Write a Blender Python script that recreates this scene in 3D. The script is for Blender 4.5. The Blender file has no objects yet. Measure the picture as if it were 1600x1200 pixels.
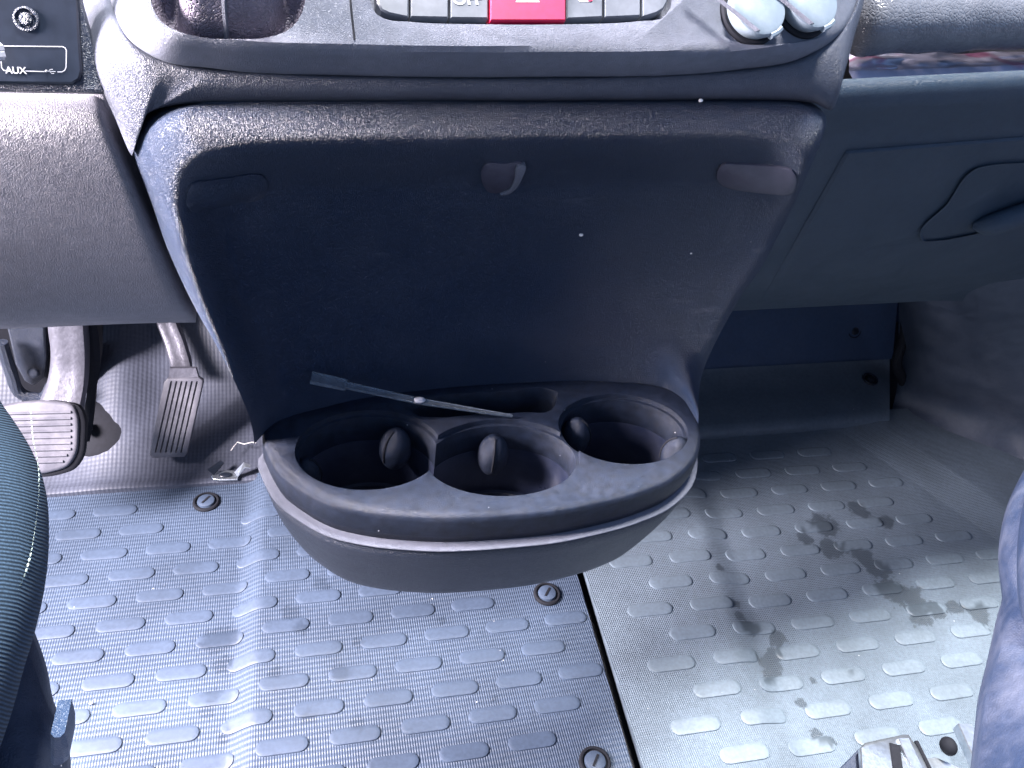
import bpy, bmesh, math, random
from mathutils import Vector, Matrix, noise
random.seed(7)
S = bpy.context.scene
COL = S.collection

# ------------------------------------------------------------------ camera
F = 1250.0; W0, H0 = 1600.0, 1200.0
r = Vector((.968, .045, -.247)).normalized()
d = Vector((-.215, .62, -.755)); d = (d - r * r.dot(d)).normalized()
u = r.cross(d)
R = Matrix((r, d, u))
CAM = Vector((0, 0, .87))
cd = bpy.data.cameras.new('camera'); cam = bpy.data.objects.new('camera', cd); COL.objects.link(cam)
cam.matrix_world = Matrix.Translation(CAM) @ R.to_4x4()
cd.sensor_width = 36; cd.lens = F / W0 * 36; cd.clip_start = .02; cd.clip_end = 200
S.camera = cam

# ------------------------------------------------------------------ light
EXPO = 1.55
SUN_DIR = Vector((.02, .14, 1.0)).normalized()          # towards the sun
SUN_EN = 5.0; SUN_ANGLE = 12.0; SKY = .08
world = bpy.data.worlds.new("World"); S.world = world; world.use_nodes = True
nt = world.node_tree; bg = nt.nodes['Background']
sky = nt.nodes.new('ShaderNodeTexSky'); sky.sky_type = 'NISHITA'; sky.sun_disc = False; sky.ozone_density = 6.0; sky.dust_density = .3
sky.sun_elevation = math.asin(SUN_DIR.z); sky.sun_rotation = math.atan2(SUN_DIR.x, SUN_DIR.y)
nt.links.new(sky.outputs[0], bg.inputs[0]); bg.inputs[1].default_value = SKY
sl = bpy.data.lights.new('sun', 'SUN'); sl.energy = SUN_EN; sl.angle = math.radians(SUN_ANGLE); sl.color = (1, .98, .97)
so = bpy.data.objects.new('sun', sl); COL.objects.link(so); so.rotation_euler = SUN_DIR.to_track_quat('Z', 'Y').to_euler()
so.location = (0, 0, 3)
wl = bpy.data.lights.new('driver_window_light', 'AREA'); wl.shape = 'RECTANGLE'; wl.size = .45; wl.size_y = .55; wl.energy = 76; wl.color = (1, .90, .94)
wo = bpy.data.objects.new('driver_window_light', wl); COL.objects.link(wo); wo.location = (-1.05, .47, .98)
wo.rotation_euler = (Vector((-1.05, .47, .98)) - Vector((.0, .47, .55))).to_track_quat('Z', 'Y').to_euler()
vs = S.view_settings; vs.view_transform = 'Standard'; vs.look = 'None'; vs.exposure = EXPO; vs.gamma = 1
S.render.engine = 'CYCLES'; S.cycles.use_denoising = True; S.cycles.max_bounces = 6

# ------------------------------------------------------------------ geometry helpers
def ray(px, py): return R @ Vector((px - 800, 600 - py, -F))
def aty(px, py, Y): v = ray(px, py); return CAM + v * (Y / v.y)
def atz(px, py, z): v = ray(px, py); return CAM + v * ((z - CAM.z) / v.z)
def atx(px, py, x): v = ray(px, py); return CAM + v * (x / v.x)
def atp(px, py, p0, n): v = ray(px, py); return CAM + v * ((p0 - CAM).dot(n) / v.dot(n))
def lerp(a, b, t): return a + (b - a) * t
def sst(a, b, x):
    t = max(0., min(1., (x - a) / (b - a))); return t * t * (3 - 2 * t)
def tab(T, x):                                            # piecewise linear table
    if x <= T[0][0]: return T[0][1]
    for (a, va), (b, vb) in zip(T, T[1:]):
        if x <= b: return va + (vb - va) * (x - a) / (b - a)
    return T[-1][1]
def stab(T, x):                                           # smooth (catmull) table
    n = len(T)
    if x <= T[0][0]: return T[0][1]
    if x >= T[-1][0]: return T[-1][1]
    for i in range(n - 1):
        if x <= T[i + 1][0]:
            x0, y0 = T[i]; x1, y1 = T[i + 1]
            m0 = (y1 - T[i - 1][1]) / (x1 - T[i - 1][0]) if i > 0 else (y1 - y0) / (x1 - x0)
            m1 = (T[i + 2][1] - y0) / (T[i + 2][0] - x0) if i + 2 < n else (y1 - y0) / (x1 - x0)
            h = x1 - x0; t = (x - x0) / h
            return (2*t**3 - 3*t*t + 1) * y0 + (t**3 - 2*t*t + t) * h * m0 + (-2*t**3 + 3*t*t) * y1 + (t**3 - t*t) * h * m1
def crv(pts, n, closed=False):                            # catmull-rom resample by arc length, any dimension
    P = [Vector(p) for p in pts]; m = len(P)
    dense = []
    seg = m if closed else m - 1
    for i in range(seg):
        p1, p2 = P[i], P[(i + 1) % m]
        p0 = P[(i - 1) % m] if (closed or i > 0) else p1 * 2 - p2
        p3 = P[(i + 2) % m] if (closed or i + 2 < m) else p2 * 2 - p1
        # centripetal-ish: clamp tangents by chord
        c = (p2 - p1).length or 1e-9
        a = (p1 - p0).length or c; b = (p3 - p2).length or c
        t1 = ((p2 - p1) / c * a + (p1 - p0) / a * c) / (a + c) * c
        t2 = ((p3 - p2) / b * c + (p2 - p1) / c * b) / (b + c) * c
        for k in range(12):
            t = k / 12.
            dense.append(p1 * (2*t**3 - 3*t*t + 1) + t1 * (t**3 - 2*t*t + t) + p2 * (-2*t**3 + 3*t*t) + t2 * (t**3 - t*t))
    dense.append(P[0] if closed else P[-1])
    L = [0.]
    for a, b in zip(dense, dense[1:]): L.append(L[-1] + (b - a).length)
    out = []; j = 0; tot = L[-1]; cnt = n if closed else n - 1
    for i in range(n):
        s = tot * i / cnt
        while j < len(L) - 2 and L[j + 1] < s: j += 1
        w = (s - L[j]) / max(1e-12, L[j + 1] - L[j])
        out.append(dense[j].lerp(dense[j + 1], min(1, max(0, w))))
    return out

OFF = {}
def root(name, label, cat, loc=(0, 0, 0), group=None):
    o = bpy.data.objects.new(name, None); COL.objects.link(o); o.location = loc
    o.empty_display_size = .02
    o['label'] = label; o['category'] = cat
    if group: o['group'] = group
    OFF[o.name] = Vector(loc)
    return o
def tag(o, label=None, cat=None, group=None, kind=None):
    if label: o['label'] = label
    if cat: o['category'] = cat
    if group: o['group'] = group
    if kind: o['kind'] = kind
    return o
def obj(name, V, Fc, m, parent=None, smooth=True, angle=35, label=None):
    off = OFF.get(parent.name, Vector()) if parent else Vector()
    me = bpy.data.meshes.new(name)
    me.from_pydata([tuple(Vector(v) - off) for v in V], [], [tuple(f) for f in Fc]); me.update()
    bm = bmesh.new(); bm.from_mesh(me); bmesh.ops.recalc_face_normals(bm, faces=bm.faces)
    bm.to_mesh(me); bm.free()
    if m: me.materials.append(m)
    o = bpy.data.objects.new(name, me); COL.objects.link(o)
    if smooth: me.shade_smooth(); me.set_sharp_from_angle(angle=math.radians(angle))
    if parent: o.parent = parent; OFF[o.name] = off
    if label: o['label'] = label
    return o
def grid(G, closed=False):
    n, m = len(G), len(G[0]); V = [p for row in G for p in row]; Fc = []
    for i in range(n - 1):
        for j in range(m if closed else m - 1):
            a = i * m + j; b = i * m + (j + 1) % m
            Fc.append((a, b, b + m, a + m))
    return V, Fc
def thick(G, t):
    """grid of points -> closed shell, second side moved by vector t"""
    n, m = len(G), len(G[0]); V, Fc = grid(G); N = len(V); t = Vector(t)
    V2 = V + [Vector(p) + t for p in V]
    F2 = list(Fc) + [tuple(reversed([i + N for i in f])) for f in Fc]
    rim = [(i * m, (i + 1) * m) for i in range(n - 1)] + [((i + 1) * m + m - 1, i * m + m - 1) for i in range(n - 1)]
    rim += [(j + 1, j) for j in range(m - 1)] + [((n - 1) * m + j, (n - 1) * m + j + 1) for j in range(m - 1)]
    for a, b in rim: F2.append((a, b, b + N, a + N))
    return V2, F2
def patch(rows, nu, nv):
    A = [crv(rw, nv) for rw in rows]
    C = [crv([a[j] for a in A], nu) for j in range(nv)]
    return [[C[j][i] for j in range(nv)] for i in range(nu)]
def loft(rings, cap0=False, cap1=False, closed=True):
    V, Fc = grid(rings, closed); m = len(rings[0])
    if cap0: Fc.append(tuple(range(m - 1, -1, -1)))
    if cap1: Fc.append(tuple(range(len(V) - m, len(V))))
    return V, Fc
def inset_ring(P, dist, up=Vector((0, 0, 1))):
    n = len(P); out = []
    for i in range(n):
        t = (P[(i + 1) % n] - P[i - 1]).normalized(); nn = up.cross(t)
        out.append(P[i] + nn * dist)
    return out
def area_sign(P, up):
    s = Vector()
    for i in range(len(P)): s += P[i].cross(P[(i + 1) % len(P)])
    return 1 if s.dot(up) > 0 else -1
def prism(name, P, up, rings, m, parent=None, cap0=True, angle=35, **k):
    """outline P (closed list of 3D points), list of (inset, height along up)"""
    up = Vector(up).normalized(); P = [Vector(p) for p in P]
    if area_sign(P, up) < 0: P = P[::-1]
    RR = [[q + up * h for q in inset_ring(P, i, up)] for i, h in rings]
    V, Fc = loft(RR, cap0, True)
    return obj(name, V, Fc, m, parent, angle=angle, **k)
def tube(pts, rad, n=8, m=None, name='tube', parent=None, res=None, caps=True, **k):
    pts = crv(pts, res) if res else [Vector(p) for p in pts]
    rs = rad if isinstance(rad, (list, tuple)) else [rad] * len(pts)
    rings = []; ref = Vector((.3, .2, .93))
    for i, p in enumerate(pts):
        t = (pts[min(i + 1, len(pts) - 1)] - pts[max(i - 1, 0)]).normalized()
        a = t.cross(ref).normalized(); b = t.cross(a)
        rr = rs[i] if i < len(rs) else rs[-1]
        rings.append([p + a * math.cos(2*math.pi*j/n) * rr + b * math.sin(2*math.pi*j/n) * rr for j in range(n)])
    V, Fc = loft(rings, caps, caps)
    return obj(name, V, Fc, m, parent, **k)
def ellipsoid(name, c, ax, m, parent=None, nu=14, nv=20, **k):
    """ax: three axis vectors"""
    c = Vector(c); rings = []
    for i in range(nu + 1):
        a = math.pi * (i + .02) / (nu + .04)
        rings.append([c + ax[0] * math.sin(a) * math.cos(2*math.pi*j/nv) + ax[1] * math.sin(a) * math.sin(2*math.pi*j/nv) + ax[2] * math.cos(a) for j in range(nv)])
    V, Fc = loft(rings, True, True)
    return obj(name, V, Fc, m, parent, **k)
def box(name, c, hx, hy, hz, m, parent=None, rot=None, bev=.1, **k):
    """bevelled box, half sizes, rot = Matrix"""
    bm = bmesh.new(); bmesh.ops.create_cube(bm, size=2)
    for v in bm.verts: v.co = Vector((v.co.x * hx, v.co.y * hy, v.co.z * hz))
    b = min(hx, hy, hz) * bev * 2
    bmesh.ops.bevel(bm, geom=bm.edges[:], offset=b, segments=2, affect='EDGES')
    rot = rot or Matrix.Identity(3); c = Vector(c)
    V = [c + rot @ v.co for v in bm.verts]; bm.verts.index_update(); Fc = [[v.index for v in f.verts] for f in bm.faces]; bm.free()
    return obj(name, V, Fc, m, parent, **k)
def boolean(o, cutters, op='DIFFERENCE', bevel=None, segs=2, ang=40):
    for c in cutters:
        md = o.modifiers.new('cut', 'BOOLEAN'); md.object = c; md.operation = op; md.solver = 'EXACT'
    if bevel:
        b = o.modifiers.new('bev', 'BEVEL'); b.width = bevel; b.segments = segs; b.limit_method = 'ANGLE'; b.angle_limit = math.radians(ang)
        b.harden_normals = False
    dg = bpy.context.evaluated_depsgraph_get(); me = bpy.data.meshes.new_from_object(o.evaluated_get(dg))
    o.modifiers.clear(); old = o.data; o.data = me; me.name = old.name
    bpy.data.meshes.remove(old)
    for c in cutters:
        mm = c.data; bpy.data.objects.remove(c); bpy.data.meshes.remove(mm)
    me.shade_smooth(); me.set_sharp_from_angle(angle=math.radians(35))
    return o
def stroke(P, n):
    return crv(P, n, True)

# ------------------------------------------------------------------ materials
def newmat(name):
    m = bpy.data.materials.new(name); m.use_nodes = True; nt = m.node_tree
    return m, nt, nt.nodes['Principled BSDF']
def N(nt, t, **k):
    n = nt.nodes.new(t)
    for a, b in k.items(): setattr(n, a, b)
    return n
def plastic(name, col, rough=.5, grain=0, gs=520, dust=.15, dustcol=(.35, .36, .42), spec=.5, speck=0, coat=0, stretch=(1, 1, 1), mottle=.10, metal=0, scuff=0):
    m, nt, b = newmat(name); L = nt.links.new
    tc = N(nt, 'ShaderNodeTexCoord')
    n1 = N(nt, 'ShaderNodeTexNoise'); n1.inputs['Scale'].default_value = 22; n1.inputs['Detail'].default_value = 6; n1.inputs['Roughness'].default_value = .65
    L(tc.outputs['Object'], n1.inputs['Vector'])
    mr = N(nt, 'ShaderNodeMapRange'); L(n1.outputs['Fac'], mr.inputs[0]); mr.inputs[1].default_value = .42; mr.inputs[2].default_value = .75
    mr.inputs[3].default_value = 0; mr.inputs[4].default_value = dust
    mix = N(nt, 'ShaderNodeMix', data_type='RGBA'); mix.inputs[6].default_value = (*col, 1); mix.inputs[7].default_value = (*dustcol, 1)
    L(mr.outputs[0], mix.inputs[0])
    out = mix.outputs[2]
    # fine value variation
    n2 = N(nt, 'ShaderNodeTexNoise'); n2.inputs['Scale'].default_value = 160; n2.inputs['Detail'].default_value = 4; L(tc.outputs['Object'], n2.inputs['Vector'])
    m2 = N(nt, 'ShaderNodeMapRange'); L(n2.outputs['Fac'], m2.inputs[0]); m2.inputs[1].default_value = .3; m2.inputs[2].default_value = .7; m2.inputs[3].default_value = 1 - mottle; m2.inputs[4].default_value = 1 + mottle
    vm = N(nt, 'ShaderNodeVectorMath', operation='SCALE'); L(out, vm.inputs[0]); L(m2.outputs[0], vm.inputs['Scale']); out = vm.outputs[0]
    if speck:
        v = N(nt, 'ShaderNodeTexVoronoi'); v.inputs['Scale'].default_value = 95; v.inputs['Randomness'].default_value = 1; L(tc.outputs['Object'], v.inputs['Vector'])
        # only some cells carry a speck of dust
        sx = N(nt, 'ShaderNodeSeparateColor'); L(v.outputs['Color'], sx.inputs[0])
        g = N(nt, 'ShaderNodeMath', operation='GREATER_THAN'); L(sx.outputs[0], g.inputs[0]); g.inputs[1].default_value = 1 - speck
        mul = N(nt, 'ShaderNodeMath', operation='MULTIPLY'); L(sx.outputs[1], mul.inputs[0]); mul.inputs[1].default_value = .055
        l = N(nt, 'ShaderNodeMath', operation='LESS_THAN'); L(v.outputs['Distance'], l.inputs[0]); L(mul.outputs[0], l.inputs[1])
        a = N(nt, 'ShaderNodeMath', operation='MULTIPLY'); L(g.outputs[0], a.inputs[0]); L(l.outputs[0], a.inputs[1])
        mx = N(nt, 'ShaderNodeMix', data_type='RGBA'); L(a.outputs[0], mx.inputs[0]); L(out, mx.inputs[6]); mx.inputs[7].default_value = (.75, .75, .8, 1); out = mx.outputs[2]
    if scuff:
        mp = N(nt, 'ShaderNodeMapping'); L(tc.outputs['Object'], mp.inputs[0]); mp.inputs['Rotation'].default_value = (.4, .5, .9); mp.inputs['Scale'].default_value = (12, 160, 60)
        ns = N(nt, 'ShaderNodeTexNoise'); ns.inputs['Scale'].default_value = 1; ns.inputs['Detail'].default_value = 3; L(mp.outputs[0], ns.inputs[0])
        ms = N(nt, 'ShaderNodeMapRange'); L(ns.outputs['Fac'], ms.inputs[0]); ms.inputs[1].default_value = .66; ms.inputs[2].default_value = .74; ms.inputs[4].default_value = scuff
        mx = N(nt, 'ShaderNodeMix', data_type='RGBA'); L(ms.outputs[0], mx.inputs[0]); L(out, mx.inputs[6]); mx.inputs[7].default_value = (.5, .5, .55, 1); out = mx.outputs[2]
    L(out, b.inputs['Base Color'])
    b.inputs['Roughness'].default_value = rough; b.inputs['Specular IOR Level'].default_value = spec; b.inputs['Metallic'].default_value = metal
    rr = N(nt, 'ShaderNodeMapRange'); L(n1.outputs['Fac'], rr.inputs[0]); rr.inputs[1].default_value = .3; rr.inputs[2].default_value = .7; rr.inputs[3].default_value = rough * .85; rr.inputs[4].default_value = min(1, rough * 1.2)
    L(rr.outputs[0], b.inputs['Roughness'])
    if coat: b.inputs['Coat Weight'].default_value = coat
    if grain:
        mp = N(nt, 'ShaderNodeMapping'); L(tc.outputs['Object'], mp.inputs[0]); mp.inputs['Scale'].default_value = stretch
        dn = N(nt, 'ShaderNodeTexNoise'); dn.inputs['Scale'].default_value = gs * .35; dn.inputs['Detail'].default_value = 2; L(mp.outputs[0], dn.inputs['Vector'])
        ad = N(nt, 'ShaderNodeVectorMath', operation='MULTIPLY_ADD'); L(dn.outputs['Color'], ad.inputs[0]); ad.inputs[1].default_value = (.006,) * 3; L(mp.outputs[0], ad.inputs[2])
        vo = N(nt, 'ShaderNodeTexVoronoi', feature='DISTANCE_TO_EDGE'); vo.inputs['Scale'].default_value = gs; L(ad.outputs[0], vo.inputs['Vector'])
        c = N(nt, 'ShaderNodeMapRange'); L(vo.outputs['Distance'], c.inputs[0]); c.inputs[2].default_value = .22
        nn = N(nt, 'ShaderNodeTexNoise'); nn.inputs['Scale'].default_value = gs * 1.2; nn.inputs['Detail'].default_value = 3; L(mp.outputs[0], nn.inputs['Vector'])
        sm = N(nt, 'ShaderNodeMath', operation='ADD'); L(c.outputs[0], sm.inputs[0]); L(nn.outputs['Fac'], sm.inputs[1])
        bp = N(nt, 'ShaderNodeBump'); bp.inputs['Strength'].default_value = grain; bp.inputs['Distance'].default_value = .0008; L(sm.outputs[0], bp.inputs['Height']); L(bp.outputs[0], b.inputs['Normal'])
    return m
def mat_rubber(name, col, kind, stain=True):
    """kind 'weave' (left mat), 'dots' (right mat), 'ribs' (heel carpet), 'flat' (pads)"""
    m, nt, b = newmat(name); L = nt.links.new
    tc = N(nt, 'ShaderNodeTexCoord'); at = N(nt, 'ShaderNodeAttribute', attribute_name='stain')
    n1 = N(nt, 'ShaderNodeTexNoise'); n1.inputs['Scale'].default_value = 9; n1.inputs['Detail'].default_value = 7; n1.inputs['Roughness'].default_value = .6; L(tc.outputs['Object'], n1.inputs[0])
    m1 = N(nt, 'ShaderNodeMapRange'); L(n1.outputs['Fac'], m1.inputs[0]); m1.inputs[1].default_value = .35; m1.inputs[2].default_value = .7; m1.inputs[3].default_value = .85; m1.inputs[4].default_value = 1.2
    n3 = N(nt, 'ShaderNodeTexNoise'); n3.inputs['Scale'].default_value = 240; n3.inputs['Detail'].default_value = 3; L(tc.outputs['Object'], n3.inputs[0])
    m3 = N(nt, 'ShaderNodeMapRange'); L(n3.outputs['Fac'], m3.inputs[0]); m3.inputs[1].default_value = .3; m3.inputs[2].default_value = .7; m3.inputs[3].default_value = .88; m3.inputs[4].default_value = 1.12
    mm = N(nt, 'ShaderNodeMath', operation='MULTIPLY'); L(m1.outputs[0], mm.inputs[0]); L(m3.outputs[0], mm.inputs[1])
    vm = N(nt, 'ShaderNodeVectorMath', operation='SCALE'); vm.inputs[0].default_value = col; L(mm.outputs[0], vm.inputs['Scale'])
    mx = N(nt, 'ShaderNodeMix', data_type='RGBA'); L(vm.outputs[0], mx.inputs[6]); mx.inputs[7].default_value = (col[0] * .30, col[1] * .30, col[2] * .30, 1)
    L(at.outputs['Fac'], mx.inputs[0])
    # grit specks
    v = N(nt, 'ShaderNodeTexVoronoi'); v.inputs['Scale'].default_value = 70; L(tc.outputs['Object'], v.inputs[0])
    sx = N(nt, 'ShaderNodeSeparateColor'); L(v.outputs['Color'], sx.inputs[0])
    g = N(nt, 'ShaderNodeMath', operation='GREATER_THAN'); L(sx.outputs[0], g.inputs[0]); g.inputs[1].default_value = .84
    mu = N(nt, 'ShaderNodeMath', operation='MULTIPLY'); L(sx.outputs[1], mu.inputs[0]); mu.inputs[1].default_value = .07
    l = N(nt, 'ShaderNodeMath', operation='LESS_THAN'); L(v.outputs['Distance'], l.inputs[0]); L(mu.outputs[0], l.inputs[1])
    a = N(nt, 'ShaderNodeMath', operation='MULTIPLY'); L(g.outputs[0], a.inputs[0]); L(l.outputs[0], a.inputs[1])
    mg = N(nt, 'ShaderNodeMix', data_type='RGBA'); L(a.outputs[0], mg.inputs[0]); L(mx.outputs[2], mg.inputs[6]); mg.inputs[7].default_value = (.5, .5, .5, 1)
    L(mg.outputs[2], b.inputs['Base Color'])
    ro = N(nt, 'ShaderNodeMapRange'); L(at.outputs['Fac'], ro.inputs[0]); ro.inputs[3].default_value = .52; ro.inputs[4].default_value = .28; L(ro.outputs[0], b.inputs['Roughness'])
    b.inputs['Specular IOR Level'].default_value = .55
    sep = N(nt, 'ShaderNodeSeparateXYZ'); L(tc.outputs['Object'], sep.inputs[0])
    def wave(out, per, ph=0.):
        k = N(nt, 'ShaderNodeMath', operation='MULTIPLY_ADD'); L(out, k.inputs[0]); k.inputs[1].default_value = 2 * math.pi / per; k.inputs[2].default_value = ph
        s = N(nt, 'ShaderNodeMath', operation='SINE'); L(k.outputs[0], s.inputs[0]); return s.outputs[0]
    def op(o, a, b=None, c=None):
        k = N(nt, 'ShaderNodeMath', operation=o)
        for i, q in enumerate((a, b, c)):
            if q is None: continue
            if isinstance(q, (int, float)): k.inputs[i].default_value = q
            else: L(q, k.inputs[i])
        return k.outputs[0]
    if kind == 'flat':
        h = n3.outputs['Fac']; dist = .0004; st = .35
    elif kind == 'dots':
        h = op('MULTIPLY', wave(sep.outputs['X'], .0052), wave(sep.outputs['Y'], .0058)); h = op('ABSOLUTE', h); dist = .0011; st = .8
    elif kind == 'ribs':
        h = op('MULTIPLY_ADD', wave(sep.outputs['Y'], .0062), .6, wave(sep.outputs['X'], .0056)); dist = .0008; st = .17
    else:
        s1 = op('ADD', sep.outputs['X'], op('MULTIPLY', sep.outputs['Y'], .42)); s2 = op('SUBTRACT', sep.outputs['X'], op('MULTIPLY', sep.outputs['Y'], .42))
        h = op('ADD', op('MULTIPLY', wave(s1, .0056), wave(s2, .0056)), op('MULTIPLY', n3.outputs['Fac'], .6)); dist = .0008; st = .55
    bp = N(nt, 'ShaderNodeBump'); bp.inputs['Strength'].default_value = st; bp.inputs['Distance'].default_value = dist; L(h, bp.inputs['Height'])
    L(bp.outputs[0], b.inputs['Normal'])
    return m
def simple(name, col, rough=.4, metal=0, spec=.5, trans=0, emit=None, alpha=1, bump=0, bs=200):
    m, nt, b = newmat(name); L = nt.links.new
    tc = N(nt, 'ShaderNodeTexCoord'); n = N(nt, 'ShaderNodeTexNoise'); n.inputs['Scale'].default_value = bs; n.inputs['Detail'].default_value = 5; L(tc.outputs['Object'], n.inputs[0])
    mr = N(nt, 'ShaderNodeMapRange'); L(n.outputs['Fac'], mr.inputs[0]); mr.inputs[1].default_value = .3; mr.inputs[2].default_value = .7; mr.inputs[3].default_value = .85; mr.inputs[4].default_value = 1.12
    vm = N(nt, 'ShaderNodeVectorMath', operation='SCALE'); vm.inputs[0].default_value = col; L(mr.outputs[0], vm.inputs['Scale']); L(vm.outputs[0], b.inputs['Base Color'])
    b.inputs['Roughness'].default_value = rough; b.inputs['Metallic'].default_value = metal; b.inputs['Specular IOR Level'].default_value = spec
    b.inputs['Transmission Weight'].default_value = trans
    if bump:
        bp = N(nt, 'ShaderNodeBump'); bp.inputs['Strength'].default_value = bump; bp.inputs['Distance'].default_value = .0015; L(n.outputs['Fac'], bp.inputs['Height']); L(bp.outputs[0], b.inputs['Normal'])
    return m
def mat_fabric(name, col):
    m, nt, b = newmat(name); L = nt.links.new
    uv = N(nt, 'ShaderNodeUVMap'); sep = N(nt, 'ShaderNodeSeparateXYZ'); L(uv.outputs[0], sep.inputs[0])
    tc = N(nt, 'ShaderNodeTexCoord')
    dn = N(nt, 'ShaderNodeTexNoise'); dn.inputs['Scale'].default_value = 60; L(tc.outputs['Object'], dn.inputs[0])
    k = N(nt, 'ShaderNodeMath', operation='MULTIPLY_ADD'); L(sep.outputs['Y'], k.inputs[0]); k.inputs[1].default_value = 2 * math.pi / .0024
    dm = N(nt, 'ShaderNodeMath', operation='MULTIPLY'); L(dn.outputs['Fac'], dm.inputs[0]); dm.inputs[1].default_value = 2.; L(dm.outputs[0], k.inputs[2])
    s = N(nt, 'ShaderNodeMath', operation='SINE'); L(k.outputs[0], s.inputs[0])
    mr = N(nt, 'ShaderNodeMapRange'); L(s.outputs[0], mr.inputs[0]); mr.inputs[1].default_value = -1; mr.inputs[3].default_value = .28; mr.inputs[4].default_value = 1.15
    nz = N(nt, 'ShaderNodeTexNoise'); nz.inputs['Scale'].default_value = 900; L(tc.outputs['Object'], nz.inputs[0])
    mz = N(nt, 'ShaderNodeMath', operation='MULTIPLY'); L(mr.outputs[0], mz.inputs[0]); 
    mz2 = N(nt, 'ShaderNodeMapRange'); L(nz.outputs['Fac'], mz2.inputs[0]); mz2.inputs[1].default_value = .3; mz2.inputs[2].default_value = .7; mz2.inputs[3].default_value = .7; mz2.inputs[4].default_value = 1.3; L(mz2.outputs[0], mz.inputs[1])
    vm = N(nt, 'ShaderNodeVectorMath', operation='SCALE'); vm.inputs[0].default_value = col; L(mz.outputs[0], vm.inputs['Scale']); L(vm.outputs[0], b.inputs['Base Color'])
    b.inputs['Roughness'].default_value = .85; b.inputs['Specular IOR Level'].default_value = .25
    bp = N(nt, 'ShaderNodeBump'); bp.inputs['Strength'].default_value = .35; bp.inputs['Distance'].default_value = .0008; L(s.outputs[0], bp.inputs['Height']); L(bp.outputs[0], b.inputs['Normal'])
    return m

M = {}
M['dash'] = plastic('dash plastic', (.055, .062, .088), .42, .55, 950, dust=.06, speck=.05)
M['panel'] = plastic('storage panel plastic', (.016, .029, .062), .36, .75, 950, dust=.04, speck=.05, scuff=.06)
M['fascia'] = plastic('fascia plastic', (.135, .145, .185), .5, .6, 1100, dust=.12, speck=.05)
M['knee'] = plastic('knee panel plastic', (.110, .107, .125), .46, .45, 780, dust=.08, speck=.05)
M['plate'] = plastic('blank plate plastic', (.05, .05, .075), .42, .2, 900, dust=.05, speck=.1)
M['tray'] = plastic('cup tray plastic', (.009, .014, .028), .42, .4, 1200, mottle=.35, dust=.15, dustcol=(.07, .07, .09), speck=.3, spec=.35)
M['cup'] = plastic('cup well plastic', (.012, .016, .034), .30, 0, dust=.06, speck=.05)
M['shell'] = plastic('tray shell plastic', (.022, .030, .052), .38, .6, 800, dust=.05, speck=.12)
M['right'] = plastic('passenger dash plastic', (.024, .045, .072), .42, .5, 900, dust=.04, speck=.04)
M['foot'] = plastic('footwell plastic', (.026, .055, .12), .42, .4, 800, dust=.05, speck=.08)
M['black'] = simple('black rubber', (.010, .011, .016), .8, spec=.25)
M['blackgloss'] = simple('black gloss', (.012, .016, .026), .3)
M['switch'] = plastic('switch plastic', (.11, .12, .14), .4, 0, dust=.3, mottle=.1)
M['red'] = simple('hazard red', (.62, .012, .07), .45)
M['white'] = simple('white print', (.42, .42, .45), .5)
M['leather'] = plastic('gaiter leather', (.17, .15, .19), .42, .9, 420, dust=.2, dustcol=(.3, .26, .33))
M['cap'] = plastic('socket cap', (.20, .25, .29), .35, .1, 900, dust=.3, mottle=.08)
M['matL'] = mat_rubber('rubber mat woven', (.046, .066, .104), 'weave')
M['studL'] = mat_rubber('rubber stud left', (.050, .071, .111), 'flat')
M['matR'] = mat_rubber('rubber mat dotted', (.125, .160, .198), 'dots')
M['studR'] = mat_rubber('rubber stud right', (.122, .156, .190), 'flat')
M['carpet'] = mat_rubber('heel mat ribbed', (.068, .076, .105), 'ribs')
M['metal'] = simple('worn pedal metal', (.11, .11, .135), .45, .35, bump=.5, bs=160)
M['padr'] = plastic('pedal rubber', (.085, .085, .105), .5, 0, dust=.2, dustcol=(.5, .48, .52))
M['zinc'] = simple('zinc steel', (.55, .6, .66), .28, .9, bump=.15)
M['fabric'] = mat_fabric('blue ribbed cloth', (.050, .085, .130))
M['vinyl'] = plastic('blue vinyl', (.012, .022, .050), .55, .3, 500, dust=.12, speck=.1)
M['thread'] = simple('pale thread', (.35, .42, .38), .7)
M['clear'] = simple('clear acrylic', (.75, .82, .88), .12, 0, trans=.92)
M['bag'] = simple('pink plastic bag', (.55, .36, .50), .3, bump=1., bs=60)
M['roll'] = plastic('black vinyl roll', (.15, .155, .175), .22, .4, 300, dust=.1)
M['crumb'] = simple('pale crumb', (.75, .72, .7), .8)
M['floor'] = simple('floor steel dark', (.02, .02, .026), .6)
M['body'] = simple('body panel grey', (.12, .13, .16), .6)

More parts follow.
